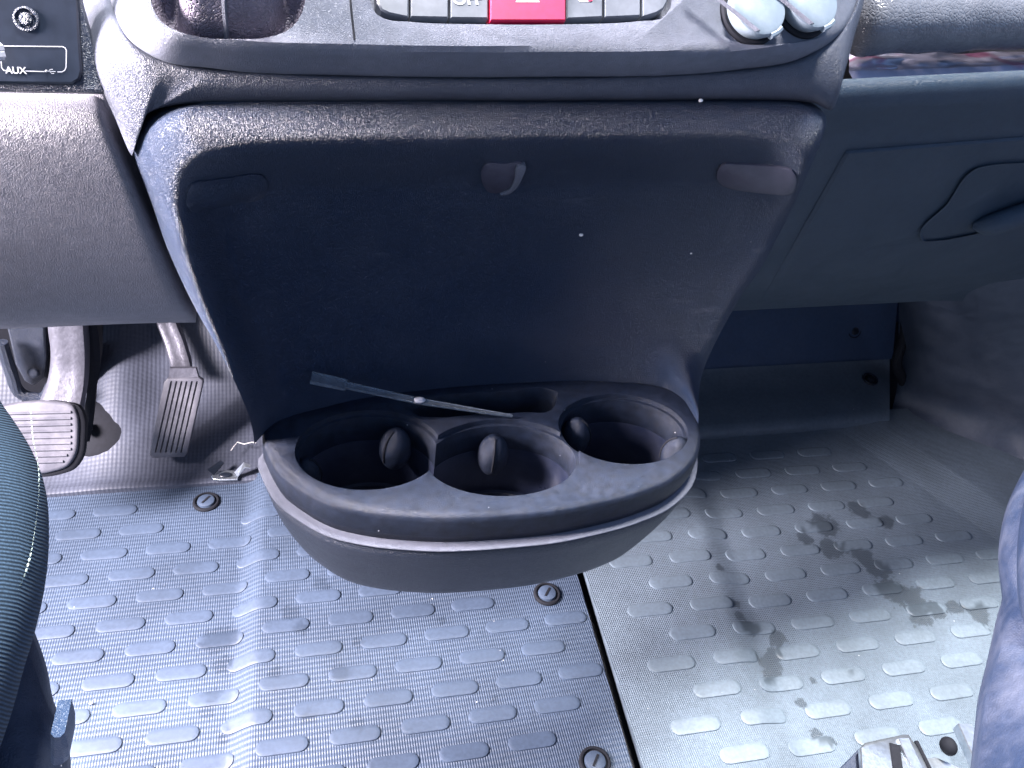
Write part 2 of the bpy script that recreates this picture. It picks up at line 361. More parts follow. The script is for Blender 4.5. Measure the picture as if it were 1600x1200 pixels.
# ------------------------------------------------------------------ floor and mats
SEAM = lambda y: lerp(.335, .349, (y - .38) / .262)
STEP = .014
def fz(x, y):
    a = -.105 + (y - .5) * .025
    left = STEP * sst(a, a + .034, x)
    b = .495 + (y - .36) * .18
    right = STEP - .009 * sst(b - .006, b + .046, x)
    edge = 0.
    # passenger mat climbs the side of the wheel box
    k = (x - (1.00 + (.70 - y) * .45))
    if k > 0: edge = min(.010, k * .12)
    return min(left, right) + edge
STAINS = [ # px, py, radius px
 (1290, 822, 30), (1300, 860, 26), (1345, 800, 22), (1260, 845, 18), (1370, 890, 26), (1395, 925, 34), (1425, 935, 28), (1440, 965, 26), (1350, 870, 20),
 (1385, 815, 16), (1122, 892, 8), (1155, 965, 12), (1170, 985, 18), (1150, 950, 10), (1215, 1000, 18), (1205, 1040, 26), (1200, 1060, 20), (1210, 1025, 18),
 (1460, 955, 20), (1490, 950, 18), (1250, 1100, 10), (1270, 1065, 8), (1275, 1150, 14), (1295, 1160, 14), (1530, 960, 24), (1330, 1050, 9),
 (340, 1000, 36), (345, 1035, 24), (330, 1090, 18), (320, 1110, 20), (455, 965, 22), (470, 990, 16), (500, 920, 18), (480, 1130, 16), (530, 1060, 20), (430, 1060, 14), (560, 1010, 12), (560, 1140, 16), (350, 1150, 18), (690, 975, 10), (770, 1100, 8)]
STAINW = []
for sx_, sy_, sr_ in STAINS:
    p = atz(sx_, sy_, .004); q = atz(sx_ + sr_, sy_, .004); STAINW.append((p.x, p.y, (q - p).length * .66))
def stain(x, y):
    v = 0.
    nz = noise.noise(Vector((x * 55, y * 60, 3.1))) * .7 + noise.noise(Vector((x * 180, y * 180, 9.))) * .45 + noise.noise(Vector((x * 420, y * 420, 5.))) * .3
    for a, b, rr in STAINW:
        dd = math.hypot(x - a, y - b)
        if dd < rr * 2.2: v = max(v, 1.25 - dd / rr + nz * .9)
    return sst(.16, .205, v) * (.7 if x > .34 else .35) if v > 0 else 0.
def set_stain(o, f=stain):
    off = OFF.get(o.name, Vector())
    a = o.data.attributes.new('stain', 'FLOAT', 'POINT')
    a.data.foreach_set('value', [f(v.co.x + off.x, v.co.y + off.y) for v in o.data.vertices])

fl = obj('floor', *thick([[Vector((x, y, -.012)) for x in (-1.1, 1.5)] for y in (-.6, 1.6)], (0, 0, -.02)), M['floor']); tag(fl, kind='structure')

def mat_sheet(name, parent, m, x0f, x1f, y0, y1, nx, ny):
    G = []
    for i in range(ny + 1):
        y = lerp(y0, y1, i / ny); row = []
        for j in range(nx + 1):
            x = lerp(x0f(y), x1f(y), j / nx); row.append(Vector((x, y, fz(x, y))))
        # rolled edge along the seam
        G.append(row)
    o = obj(name, *thick(G, (0, 0, -.009)), m, parent, angle=60); set_stain(o); return o
def stud(parent, x, y, L, Wd, ang, m):
    h = .0018; ring = []; nseg = 6; n = []
    hl = L / 2 - Wd / 2; rr = Wd / 2
    # outline: straight sides sampled so the stud follows the step
    O = []
    for k in range(7): O.append((-hl + 2 * hl * k / 6, -rr))
    for k in range(1, nseg): a = -math.pi / 2 + math.pi * k / nseg; O.append((hl + rr * math.cos(a), rr * math.sin(a)))
    for k in range(7): O.append((hl - 2 * hl * k / 6, rr))
    for k in range(1, nseg): a = math.pi / 2 + math.pi * k / nseg; O.append((-hl + rr * math.cos(a), rr * math.sin(a)))
    ca, sa = math.cos(ang), math.sin(ang)
    def pt(a, b, s, z):
        ln = math.hypot(a, b); a2, b2 = a, b * s
        if abs(a) > hl: a2 = math.copysign(hl + (abs(a) - hl) * s, a)
        X = x + a2 * ca - b2 * sa; Y = y + a2 * sa + b2 * ca
        return Vector((X, Y, fz(X, Y) + z))
    rings = [[pt(a, b, 1.0, -.0005) for a, b in O], [pt(a, b, .93, h * .8) for a, b in O], [pt(a, b, .82, h) for a, b in O], [pt(a, b, .45, h * 1.02) for a, b in O]]
    V, Fc = loft(rings)
    mm = len(O); b0 = 3 * mm
    for k in range(6):      # close the top in strips: k..k+1 on near side to matching far side
        Fc.append((b0 + k, b0 + k + 1, b0 + 12 + nseg - 1 - k - 0, b0 + 13 + nseg - 1 - k))
    Fc.append(tuple(b0 + 6 + k for k in range(nseg + 1)))
    Fc.append(tuple(b0 + ((13 + nseg - 1 + k) % mm) for k in range(nseg + 1)))
    o = obj('stud', V, Fc, m, parent, angle=50); set_stain(o); return o

dm = root('rubber_floor_mat', 'lavender grey rubber mat with oval studs, left of the dark seam under the cup holder', 'floor mat', (.1, .6, 0))
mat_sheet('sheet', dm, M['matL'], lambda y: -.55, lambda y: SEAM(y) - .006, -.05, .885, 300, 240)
def seen(x, y, z=0, mg=40):
    c = R.transposed() @ (Vector((x, y, z)) - CAM)
    if c.z > -.02: return False
    px = 800 + F * c.x / -c.z; py = 600 - F * c.y / -c.z
    return -mg < px < 1600 + mg and -mg < py < 1200 + mg
for i in range(-4, 13):
    y = .8005 - .0379 * i
    for j in range(-6, 12):
        x = -.226 + .0773 * j - (.0386 if i % 2 else 0) - .0013 * i
        if x > SEAM(y) - .035 or y > .86: continue
        if not seen(x, y): continue
        if any(math.hypot(x - a, y - b) < .045 for a, b in ((-.147, .844), (.299, .625), (.294, .394))): continue
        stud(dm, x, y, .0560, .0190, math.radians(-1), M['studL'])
pm = root('rubber_floor_mat', 'pale grey rubber mat with oval studs and wet stains, right of the dark seam', 'floor mat', (.7, .6, 0))
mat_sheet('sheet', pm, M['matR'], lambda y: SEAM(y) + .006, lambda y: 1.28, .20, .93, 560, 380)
for i in range(-5, 16):
    y = .4865 + .0404 * (i)
    for j in range(-3, 8):
        x = .601 + .0897 * j + (.0449 if i % 2 else 0) + .001 * i
        if x < SEAM(y) + .045 or x > 1.0 + (.70 - y) * .45 - .03 or y > .89: continue
        if not seen(x, y): continue
        stud(pm, x, y - (x - .6) * .02, .0635, .0205, math.radians(-1.2), M['studR'])
# screw fasteners
for (px, py, lab) in ((322, 783, 'round fastener below the accelerator pedal'), (855, 927, 'slotted round fastener under the cup holder'), (930, 1190, 'round fastener at the bottom edge')):
    c = atz(px, py, fz(*atz(px, py, .007).xy) + .003)
    P = [c + Vector((math.cos(a), math.sin(a), 0)) * .0155 for a in [2 * math.pi * k / 28 for k in range(28)]]
    f_ = prism('mat_fastener', P, (0, 0, 1), [(-.0025, -.006), (-.0025, -.0005), (-.001, .001), (.001, .001), (.0016, -.0012), (.0032, -.0012), (.0042, .0022), (.006, .003)], M['black'], dm, label=lab)
    f_.data.materials.append(M['studL'])
    nring = 28
    for pi, pl in enumerate(f_.data.polygons): pl.material_index = 1 if pl.center.length >= 0 and (pl.vertices[0] // nring >= 5) else 0
    box('slot', c + Vector((0, 0, .0033)), .0075, .0014, .0006, M['black'], f_, Matrix.Rotation(math.radians(52), 3, 'Z'))
    OFF[f_.name] = OFF[dm.name]

# heel mat and firewall under the pedals
def heel(x, y):
    z = .004 + .02 * sst(.88, 1.0, y) + .34 * sst(.98, 1.42, y) * 1.1
    bx, by = -.275, 1.03
    z += .045 * math.exp(-(((x - bx) / .05) ** 2 + ((y - by) / .09) ** 2))
    return z
hm = root('heel_mat', 'grey ribbed rubber heel mat rising behind the accelerator pedal', 'floor mat', (-.2, .9, 0))
G = [[Vector((x, y, heel(x, y) + .004 * math.exp(-((y - .88) / .006) ** 2))) for x in [lerp(-.85, .30, j / 90) for j in range(91)]] for y in [lerp(.874, 1.45, i / 90) for i in range(91)]]
h_ = obj('sheet', *thick(G, (0, 0, -.012)), M['carpet'], hm, angle=60); set_stain(h_, lambda x, y: 0.)

# ------------------------------------------------------------------ centre console: storage panel
con = root('centre_console', 'dark grained plastic dashboard console with deep shadowed recess above the cup holder', 'console', (.14, .47, .5))
XL = [(150, 300), (162, 285), (166, 262), (175, 238), (190, 220), (210, 210), (245, 210), (290, 226), (336, 243), (378, 257), (421, 274), (487, 303), (547, 333), (617, 362), (680, 390), (732, 410)]
XR = [(150, 1240), (160, 1262), (170, 1282), (185, 1291), (200, 1290), (227, 1281), (266, 1264), (308, 1246), (371, 1215), (420, 1190), (460, 1163), (540, 1121), (596, 1097), (645, 1092), (700, 1092)]
RL = [(200, 262), (300, 268), (350, 275), (420, 291), (487, 318), (547, 346), (617, 372), (680, 400), (732, 420)]
RRt = [(200, 1262), (240, 1264), (266, 1266), (300, 1275), (340, 1295), (400, 1320), (540, 1320), (596, 1320), (700, 1320)]
TOPY = [(280, 163), (400, 161), (800, 159), (1200, 157), (1262, 160)]
RTOP = [(260, 250), (330, 238), (400, 226), (500, 220), (700, 216), (1000, 211), (1150, 210), (1210, 216), (1262, 232)]
def ypanel(px, py):
    s = (px - 210) / 1080.
    base = lerp(.432, .452, s) + stab([(150, 0), (400, .002), (600, .0)], py)
    # rim roll at outer edge
    eL, eR, eT = px - stab(XL, py), stab(XR, py) - px, py - stab(TOPY, px)
    base += .002 * math.exp(-max(0, eT) / 4.) + .008 * math.exp(-max(0, eL) / 6.) + max(.019 * math.exp(-max(0, eT) / 36.), .040 * math.exp(-max(0, eL) / 40.) * sst(700, 300, py)) + .012 * math.exp(-max(0, eR) / 5.)
    # recess
    dl, dr, dt = px - stab(RL, py), stab(RRt, py) - px, py - stab(RTOP, px)
    def smin(a, b, k):
        h = max(k - abs(a - b), 0) / k; return min(a, b) - h * h * k * .25
    dl2 = dl
    dd = smin(smin(dl2, dt, 75), dr, 55)
    wL = lerp(46, 26, sst(300, 560, py))
    deep = lerp(.046, .036, sst(.55, 1., s))
    rec = deep * sst(-8, 84, dd) + .014 * sst(30, 220, dd)
    return base + rec
BOT = [(397, 694), (421, 670), (514, 637), (679, 610), (805, 600.5), (962, 598.5), (1048, 612), (1075, 634), (1091, 664)]
botc = crv([(a, b, 0) for a, b in BOT], 121)
def panel_pt(sx, t):
    # t 0..1 from top seam to tray
    yt = 159.
    k = int(sx * 120); fr = sx * 120 - k; b = botc[k].lerp(botc[min(120, k + 1)], fr)
    e = min(sx, 1 - sx)
    pyc = lerp(yt, b.y, t)
    xl, xr = stab(XL, pyc), stab(XR, pyc)
    px = lerp(lerp(xl, xr, sx), b.x, t ** 6)
    Y = ypanel(px, pyc)
    Yt = atz(b.x, b.y, .458).y
    w = sst(.80, 1.0, t)
    Y = lerp(Y, Yt, w ** 1.0)
    return aty(px, pyc, Y)
ts = [0, .002, .006, .012, .02, .03, .045, .06, .08] + [lerp(.1, 1, i / 90) for i in range(91)]
ss = [0, .0012, .003, .006, .010, .015, .021, .028, .037] + [lerp(.047, .953, i / 100) for i in range(101)] + [1 - q for q in (.037, .028, .021, .015, .010, .006, .003, .0012, 0)]
G = [[panel_pt(sx, t) for sx in ss] for t in ts]
pan = obj('storage_panel', *thick(G, (0, .03, 0)), M['panel'], con, angle=60)

def on_panel(px, py, out=0.):
    return aty(px, py, ypanel(px, py) - out)
def plate(name, O, out, m, parent, bev=.0015, n=40, **k):
    O = crv([(a, b, 0) for a, b in O], n, True)
    P = [on_panel(p.x, p.y, 0) for p in O]
    c = sum(P, Vector()) / len(P)
    nn = Vector()
    for i in range(len(P)): nn += (P[i] - c).cross(P[(i + 1) % len(P)] - c)
    nn.normalize()
    if nn.y > 0: nn = -nn
    return prism(name, P, nn, [(0, -.004), (0, out - bev * .6), (bev, out)], m, parent, **k)
plate('blanking_plate', [(1134, 253.5), (1150, 254), (1200, 257), (1225, 260), (1236, 263), (1244, 273), (1243, 290), (1239, 299), (1230, 302), (1212, 301), (1170, 297), (1142, 292), (1126, 285), (1120, 276), (1121, 266), (1126, 257)], .002, M['plate'], con, bev=.0008, label='small blank cover plate at the right of the recess')
plate('blanking_plate', [(330, 280), (360, 276), (400, 271), (411, 273), (417, 282), (416, 297), (410, 307), (400, 311), (360, 318), (320, 326), (300, 329), (292, 322), (292, 300), (298, 287)], .0015, M['panel'], con, bev=.0008, label='dark blank cover plate at the left of the recess')
tabp = plate('latch_tab', [(757, 256), (790, 254), (818, 253), (812, 272), (800, 290), (788, 297), (762, 297), (754, 285), (752, 265)], .0015, M['plate'], con, bev=.0008)
plate('latch_lit_side', [(807, 254), (820, 253), (815, 272), (804, 290), (792, 298), (780, 298), (794, 291), (802, 278)], .0035, M['fascia'], con, bev=.0008)  # paler strip: the notch's lit right side put into its colour

# lower surround of the console
TP = [(160, -90), (172, 0), (200, 60), (250, 94), (330, 108), (560, 119), (850, 121), (1150, 110), (1250, 92), (1315, 50), (1340, 0), (1352, -90)]
BP = [(85, -90), (106, 0), (150, 120), (205, 243), (220, 186), (285, 162), (560, 158), (850, 157), (1225, 156), (1285, 163), (1308, 172), (1338, 60), (1358, -90)]
TPc = crv([(a, b, 0) for a, b in TP], 160)
def arc_at(C, frac): 
    k = frac * (len(C) - 1); i = int(k); return C[i].lerp(C[min(i + 1, len(C) - 1)], k - i)
# pair by hand: T index fraction for each B control point
pairs = [((85, -90), (160, -90)), ((106, 0), (172, 0)), ((128, 60), (184, 32)), ((152, 122), (198, 58)), ((180, 185), (222, 80)), ((206, 243), (250, 94)), ((209, 210), (275, 100)), ((222, 185), (305, 105)), ((250, 169), (345, 109)), ((310, 162), (400, 112)),
 ((430, 160), (480, 116)), ((560, 159), (580, 119)), ((720, 158), (720, 121)), ((850, 158), (850, 121)), ((1000, 157), (990, 118)), ((1130, 156), (1110, 112)), ((1230, 157), (1200, 103)), ((1275, 162), (1250, 92)), ((1300, 172), (1290, 72)), ((1318, 120), (1315, 50)), ((1334, 60), (1330, 25)), ((1350, 0), (1340, 0)), ((1360, -90), (1352, -90))]
Bl = crv([(b[0], b[1], 0) for b, t in pairs], 220); 
# dense param: interpolate T consistently using the same spline parameterisation
def dual(pairs, n):
    six = crv([(b[0], b[1], 0) for b, t in pairs], 400)
    # build correspondence through cumulative length on B control points
    L = [0.]
    for (b0, _), (b1, _) in zip(pairs, pairs[1:]): L.append(L[-1] + math.dist(b0, b1))
    tx = [(l, t[0]) for l, (b, t) in zip(L, pairs)]; ty = [(l, t[1]) for l, (b, t) in zip(L, pairs)]
    bx = [(l, b[0]) for l, (b, t) in zip(L, pairs)]; by = [(l, b[1]) for l, (b, t) in zip(L, pairs)]
    out = []
    for i in range(n):
        l = L[-1] * i / (n - 1); out.append(((stab(bx, l), stab(by, l)), (stab(tx, l), stab(ty, l))))
    return out
D = dual(pairs, 240)
def YT(px, py): return lerp(.448, .468, max(0, min(1, (px - 170) / 1180))) + .05 * sst(110, -60, py) * 0 + .10 * sst(100, -90, py)
def YB(px, py):
    base = lerp(.453, .466, (px - 210) / 1080)
    return base + .10 * sst(150, -90, py) + .012 * sst(250, 200, px)
G = []
for k in range(13):
    t = k / 12.; row = []
    for (b, tt) in D:
        px, py = lerp(tt[0], b[0], t), lerp(tt[1], b[1], t)
        Y = lerp(YT(*tt), YB(*b), t ** 1.3) - .003 * math.sin(math.pi * t) + .006 * math.exp(-(1 - t) * 18) + .003 * math.exp(-t * 25)
        row.append(aty(px, py, Y))
    G.append(row)
sur = obj('lower_surround', *thick(G, (0, .035, .0)), M['dash'], con, angle=60)

# upper fascia: plane cap with rolled lip
FT = crv([(a, b, 0) for a, b in TP], 150)
def offs(C, dist):
    out = []
    for i, p in enumerate(C):
        t = (C[min(i + 1, len(C) - 1)] - C[max(i - 1, 0)]).normalized(); nn = Vector((t.y, -t.x, 0))
        out.append(p + nn * dist)
    return out
FN = Vector((.05, -.72, .70)).normalized()
FP0 = aty(760, 70, .440)
rings = []
for dist, k in ((0, 0), (2, 1), (8, 2), (18, 3), (30, 4), (40, 5), (50, 6)):
    C = offs(FT, dist); row = []
    for i, p in enumerate(C):
        pl = atp(p.x, p.y, FP0, FN)
        if k == 6: row.append(pl); continue
        lip = aty(p.x, p.y, YT(FT[i].x, FT[i].y) + (.004 if k == 0 else 0) - [0, .001, .004, .007, .009, .009][k])
        w = [0, .0, .04, .15, .45, .8][k]
        # blend depth between lip surface and plane
        row.append(lip.lerp(pl, w))
    rings.append(row)
back = [p + Vector((0, .05, -.02)) for p in rings[0]]
n = len(FT); allr = [back] + rings
V, Fc = grid(allr); 
Fc.append(tuple(range(len(V) - n, len(V))))            # cap (planar)
Fc.append(tuple(range(n - 1, -1, -1)))                 # back cap
# close the open top side between ring ends
Fc.append(tuple([i * n for i in range(len(allr))] + [i * n + n - 1 for i in range(len(allr) - 1, -1, -1)]))
fas = obj('upper_fascia', V, Fc, M['fascia'], con, angle=35)
def fpt(px, py, h=0.): return atp(px, py, FP0, FN) + FN * h
def fprism(name, O, rings, m, parent, n=48, sm=True, **k):
    P = [fpt(p.x, p.y) for p in (crv([(a, b, 0) for a, b in O], n, True) if sm else [Vector((a, b, 0)) for a, b in O])]
    return prism(name, P, FN, rings, m, parent, **k)
def rrect(x0, y0, x1, y1, rr, n=5):
    out = []
    for cx, cy, a0 in ((x1 - rr, y0 + rr, -90), (x1 - rr, y1 - rr, 0), (x0 + rr, y1 - rr, 90), (x0 + rr, y0 + rr, 180)):
        for k in range(n): a = math.radians(a0 + 90 * k / (n - 1)); out.append((cx + rr * math.cos(a), cy + rr * math.sin(a)))
    return out
GA = [(228, -60), (232, -20), (238, 10), (250, 32), (275, 48), (320, 58), (370, 61), (420, 58), (455, 44), (472, 20), (478, -10), (470, -60), (430, -85), (280, -85)]
SW = [(577, -60), (578, 0), (584, 18), (600, 29), (640, 34), (760, 38), (880, 38), (1000, 33), (1035, 28), (1048, 12), (1050, -10), (1048, -60), (900, -72), (720, -72)]
SK = [(1118, -60), (1118, 20), (1124, 50), (1145, 64), (1200, 70), (1250, 66), (1285, 55), (1302, 35), (1306, 0), (1300, -60), (1230, -75), (1160, -75)]
cuts = [fprism('c', GA, [(0, -.045), (0, .02)], None, con), fprism('c', SW, [(0, -.010), (0, .02)], None, con, n=90), fprism('c', SK, [(0, -.0018), (0, .02)], None, con, n=70)]
gl = [fpt(545, -110), fpt(547, 0), fpt(556, 60)]
gP = [(543, -110), (545, 0), (553, 50), (566, 121), (568.5, 121), (555.5, 50), (547.5, 0), (545.5, -110)]
cuts.append(prism('c', [aty(a, b, .39) for a, b in gP], (0, -1, 0), [(0, -.2), (0, .02)], None, con))
cuts[-1].data.transform(Matrix.Identity(4))
# restrict the groove to a shallow slit: build it following the surface instead
mm_ = cuts.pop(); me_ = mm_.data; bpy.data.objects.remove(mm_); bpy.data.meshes.remove(me_)
boolean(fas, cuts, bevel=.0012, ang=50)
for p_, q_ in ():
    pass
# seam line between gaiter frame and switch frame
pts = [fpt(545, -90, .0003), fpt(546, -20, .0003), fpt(552, 45, .0003), fpt(554, 62, .0003)]
tube(pts, .0006, 6, M['black'], 'panel_seam', con, res=12)

# gear gaiter
gg = root('gear_gaiter', 'wrinkled grey leather gear gaiter with a vertical seam, top left of the console', 'gaiter', fpt(355, 0))
G = []
gcx, gcy = 355, -15
O = crv([(a, b, 0) for a, b in GA], 64, True)
for k in range(15):
    t = k / 14.; row = []
    for i, p in enumerate(O):
        q = Vector((gcx, gcy, 0)).lerp(p, 1.02 - t * .72)
        a = i / 64. * 2 * math.pi
        h = -.005 - .014 * math.sin(math.pi * min(1, t * 1.6)) + .045 * sst(.35, 1., t) + .0035 * math.sin(a * 5 + t * 5) * t * (1 - t) * 4
        h += .003 * noise.noise(Vector((q.x * .02, q.y * .03, 1.)))
        row.append(fpt(q.x, q.y, h))
    G.append(row)
obj('leather', *loft(G), M['leather'], gg, angle=80)
def lh(t, i=0): 
    return -.005 - .014 * math.sin(math.pi * min(1, t * 1.6)) + .045 * sst(.35, 1., t)
tube([fpt(gcx + (350 - gcx) * q, gcy + (60 - gcy) * q, lh((1.02 - q) / .72) + .001) for q in (.99, .9, .8, .7, .6, .5, .42, .35)], .0013, 6, M['fascia'], 'seam', gg, res=16)

# switches
sw = root('switch_row', 'row of dashboard switches with the red hazard warning button in the middle', 'switches', fpt(815, 10))
xs = [586, 640, 702, 764, 884, 943, 1002, 1046]
for a, b in zip(xs, xs[1:]):
    mid = (a + b) / 2; hz = a == 764
    yb = 31 if hz else (27 if a not in (586, 1002) else 24)
    if a == 586: O = [(588, -55), (638.6, -55), (638.6, 26.5), (608, 22), (596, 16), (589, 4)]
    elif a == 1002: O = [(1003.4, -55), (1043, -55), (1043, 2), (1037, 14), (1026, 21), (1003.4, 25)]
    else:
        y0 = tab([(640, 26.5), (702, 28), (764, 29), (884, 29), (943, 27), (1002, 25)], a); y1 = tab([(640, 26.5), (702, 28), (764, 29), (884, 29), (943, 27), (1002, 25)], b)
        if hz: y0 = y1 = 34
        O = [(a + 1.4, -55), (b - 1.4, -55), (b - 1.4, y1), (a + 1.4, y0)]
    o = fprism('switch', O, [(0, -.0105), (0, -.0005 + (.001 if hz else 0)), (.0009, .0004 + (.001 if hz else 0))], M['red'] if hz else M['switch'], sw, sm=False, angle=30,
               label='wide red hazard button with a white triangle' if hz else None)
    OFF[o.name] = OFF[sw.name]
    if hz:
        for s_, h_ in ((1., .0), (.55, .0)):
            T = [(823 - 19 * s_, 6 - (1 - s_) * 6), (823 + 19 * s_, 6 - (1 - s_) * 6), (823, -30 + (1 - s_) * 14)]
            c = Vector((sum(t[0] for t in T) / 3, sum(t[1] for t in T) / 3, 0))
            V = []; Fc = []
            for t in T: V.append(fpt(t[0], t[1], .0016)); q = Vector((t[0], t[1], 0)).lerp(c, .22 / s_); V.append(fpt(q.x, q.y, .0016))
            for i in range(3): j = (i + 1) % 3; Fc.append((2 * i, 2 * j, 2 * j + 1, 2 * i + 1))
            obj('triangle_mark', V, Fc, M['white'], o, smooth=False)
    if a == 884:
        fprism('icon', rrect(903, -16, 925, 4, 5), [(0, 0), (0, .0006)], M['white'], o, sm=False)
        fprism('icon', rrect(918, -6, 925, 3, 2), [(0, 0), (0, .0009)], M['red'], o, sm=False)
def text(name, s, org, ex, ey, size, m, parent, w=0):
    cu = bpy.data.curves.new(name, 'FONT'); cu.body = s; cu.size = size; cu.extrude = .00015; cu.align_x = 'CENTER'; cu.offset = w
    ob = bpy.data.objects.new(name, cu); COL.objects.link(ob)
    ex = ex.normalized(); ez = ex.cross(ey).normalized(); ey = ez.cross(ex)
    dg = bpy.context.evaluated_depsgraph_get(); me = bpy.data.meshes.new_from_object(ob.evaluated_get(dg))
    bpy.data.objects.remove(ob); off = OFF.get(parent.name, Vector())
    for v in me.vertices: v.co = org + ex * v.co.x + ey * v.co.y + ez * v.co.z - off
    me.materials.clear(); me.materials.append(m)
    o = bpy.data.objects.new(name, me); COL.objects.link(o); o.parent = parent; return o
text('off_lettering', 'OFF', fpt(731, 8, .0006), fpt(760, 6) - fpt(700, 6), fpt(731, -20) - fpt(731, 10), .0095, M['white'], sw, .0002)

# sockets
so_ = []
for cx, cy, lab in ((1172, 22, 'left of the two round pale power socket caps'), (1254, 12, 'right of the two round pale power socket caps')):
    c = fpt(cx, cy, -.0018)
    rt = root('power_socket', lab + ' on the console', 'socket', c, 'power sockets on the console')
    ex = (fpt(cx + 10, cy) - fpt(cx, cy)).normalized(); ey = FN.cross(ex)
    circ = lambda rr, h, n=40: [c + ex * math.cos(2*math.pi*i/n) * rr + ey * math.sin(2*math.pi*i/n) * rr + FN * h for i in range(n)]
    V, Fc = loft([circ(.0195, -.002), circ(.0195, .0015), circ(.0185, .0025), circ(.0165, .0025), circ(.016, 0)], True, True)
    obj('collar', V, Fc, M['black'], rt)
    V, Fc = loft([circ(.0155, 0), circ(.0172, .005), circ(.0182, .0075), circ(.0184, .0095), circ(.0178, .0112), circ(.0165, .0118)], True, True)
    cp = obj('cap', V, Fc, M['cap'], rt)
    OFF[cp.name] = c
    V, Fc = grid([[c + ex * (a * .0012 - .005 - b * .0016 * 3) + ey * (lerp(-.0165, .0165, b / 8)) + FN * (.0118 + .0022 * math.cos(a * 1.2)) for a in (-1.3, -.6, 0, .6, 1.3)] for b in range(9)])
    obj('ridge', V, Fc, M['fascia'], cp)
    tb = [(c + ex * math.cos(a) * .0185 + ey * math.sin(a) * .0185 + FN * .0095) for a in (math.radians(-75), math.radians(-60), math.radians(-45))]
    tube(tb, .0022, 8, M['cap'], 'thumb_tab', cp, res=6)

# ------------------------------------------------------------------ cup holder tray
TZ = .46
TO = [(416, 672), (428, 660), (460, 648), (512, 634), (590, 618), (679, 607), (805, 598), (900, 595), (962, 597), (1020, 602), (1052, 611), (1076, 632), (1090, 668), (1085, 705), (1055, 737), (1000, 762), (940, 778), (870, 791), (805, 797), (740, 801), (692, 802), (635, 799), (580, 793), (512, 776), (470, 752), (442, 730), (424, 700)]
P0 = [atz(p.x, p.y, TZ) for p in crv([(a, b, 0) for a, b in TO], 128, True)]
if area_sign(P0, Vector((0, 0, 1))) < 0: P0 = P0[::-1]
def ring(ins, z, scale=1., sh=(0, 0)):
    Q = inset_ring(P0, ins); c = Vector((.14, .44, 0)); out = []
    for q in Q:
        v = Vector((q.x, q.y, 0)) - c; v = v * scale; out.append(Vector((c.x + v.x + sh[0], c.y + v.y + sh[1], z)))
    return out
tr = root('cup_holder', 'black plastic tray with three cup wells at the foot of the console', 'cup holder', (.14, .44, TZ))
V, Fc = loft([ring(.004, TZ - .030), ring(-.001, TZ - .029), ring(-.0035, TZ - .020), ring(-.0035, TZ - .007), ring(-.0030, TZ - .0032), ring(-.0014, TZ - .0010), ring(.0008, TZ - .0002), ring(.004, TZ)], True, True)
tt = obj('tray_top', V, Fc, M['tray'], tr)
# thicken downwards for the wells
def ell(cx, cy, rx, ry, z0, z1, taper=1., n=56, rot=0.):
    A = lambda s, z: [Vector((cx + math.cos(2*math.pi*i/n) * rx * s, cy + math.sin(2*math.pi*i/n) * ry * s, z)) for i in range(n)]
    V, Fc = loft([A(taper, z0), A(1., z1)], True, True); return obj('c', V, Fc, M['cup'], tr)
CUPS = [(.0420, .4395, .0535, .0430), (.1400, .4215, .0600, .0415), (.2450, .4445, .0540, .0425)]
cuts = []
for cx, cy, rx, ry in CUPS:
    cuts.append(ell(cx, cy, rx, ry, TZ - .0045, TZ + .01))
    cuts.append(ell(cx, cy, rx - .0028, ry - .0028, TZ - .05, TZ + .008))
SLOT = [(640, 637), (668, 622), (712, 616), (800, 611), (860, 608), (872, 614), (870, 628), (862, 640), (820, 644), (740, 648), (678, 652), (650, 648)]
Ps = [atz(p.x, p.y, TZ) for p in crv([(a, b, 0) for a, b in SLOT], 48, True)]
cuts.append(prism('c', Ps, (0, 0, 1), [(0, -.05), (0, .01)], M['cup'], tr))
boolean(tt, cuts, bevel=.0012, segs=2, ang=35)
# wells below the top
def well(parts, depth, name):
    pass
V, Fc = loft([ring(.006, TZ - .085, .93), ring(.006, TZ - .029)], True, True)
wb = obj('well_block', V, Fc, M['cup'], tr)
cuts = [ell(cx, cy, rx - .0028, ry - .0028, TZ - .076, TZ + .008, .98) for cx, cy, rx, ry in CUPS]
cuts.append(prism('c', Ps, (0, 0, 1), [(.001, -.05), (0, .01)], M['cup'], tr))
boolean(wb, cuts, bevel=.001, segs=2, ang=35)
for cx, cy, rx, ry in CUPS:
    n = 40; A = lambda s, z: [Vector((cx + math.cos(2*math.pi*i/n) * rx * s, cy + math.sin(2*math.pi*i/n) * ry * s, z)) for i in range(n)]
    V, Fc = loft([A(.80, TZ - .076), A(.79, TZ - .0735), A(.77, TZ - .073), A(.75, TZ - .0735), A(.74, TZ - .0765)])
    obj('base_ring', V, Fc, M['tray'], tr)
# sprung grip bumps
def bump(px, py, z, rr, wall, lab=None):
    c = atz(px, py, z); cx, cy = wall
    out = Vector((cx - c.x, cy - c.y, 0)).normalized(); side = Vector((-out.y, out.x, 0))
    o = ellipsoid('grip_bump', c - out * .004, (side * rr * .92, out * rr * .95, Vector((0, 0, rr * 1.45))), M['tray'], tr)
    OFF[o.name] = OFF[tr.name]
    pts = [c - out * .004 + out * rr * .97 * math.cos(a) + Vector((0, 0, rr * 1.47 * math.sin(a))) for a in [math.radians(q) for q in (-20, 5, 30, 55, 78)]]
    tube(pts, .0009, 6, M['black'], 'slit', o, res=12)
bump(612, 705, TZ - .022, .0135, (.0395, .4395)); bump(770, 716, TZ - .026, .0135, (.1345, .4215)); bump(906, 684, TZ - .022, .0130, (.2435, .4445)); bump(1047, 708, TZ - .016, .012, (.2435, .4445)); bump(488, 742, TZ - .026, .011, (.0395, .4395))
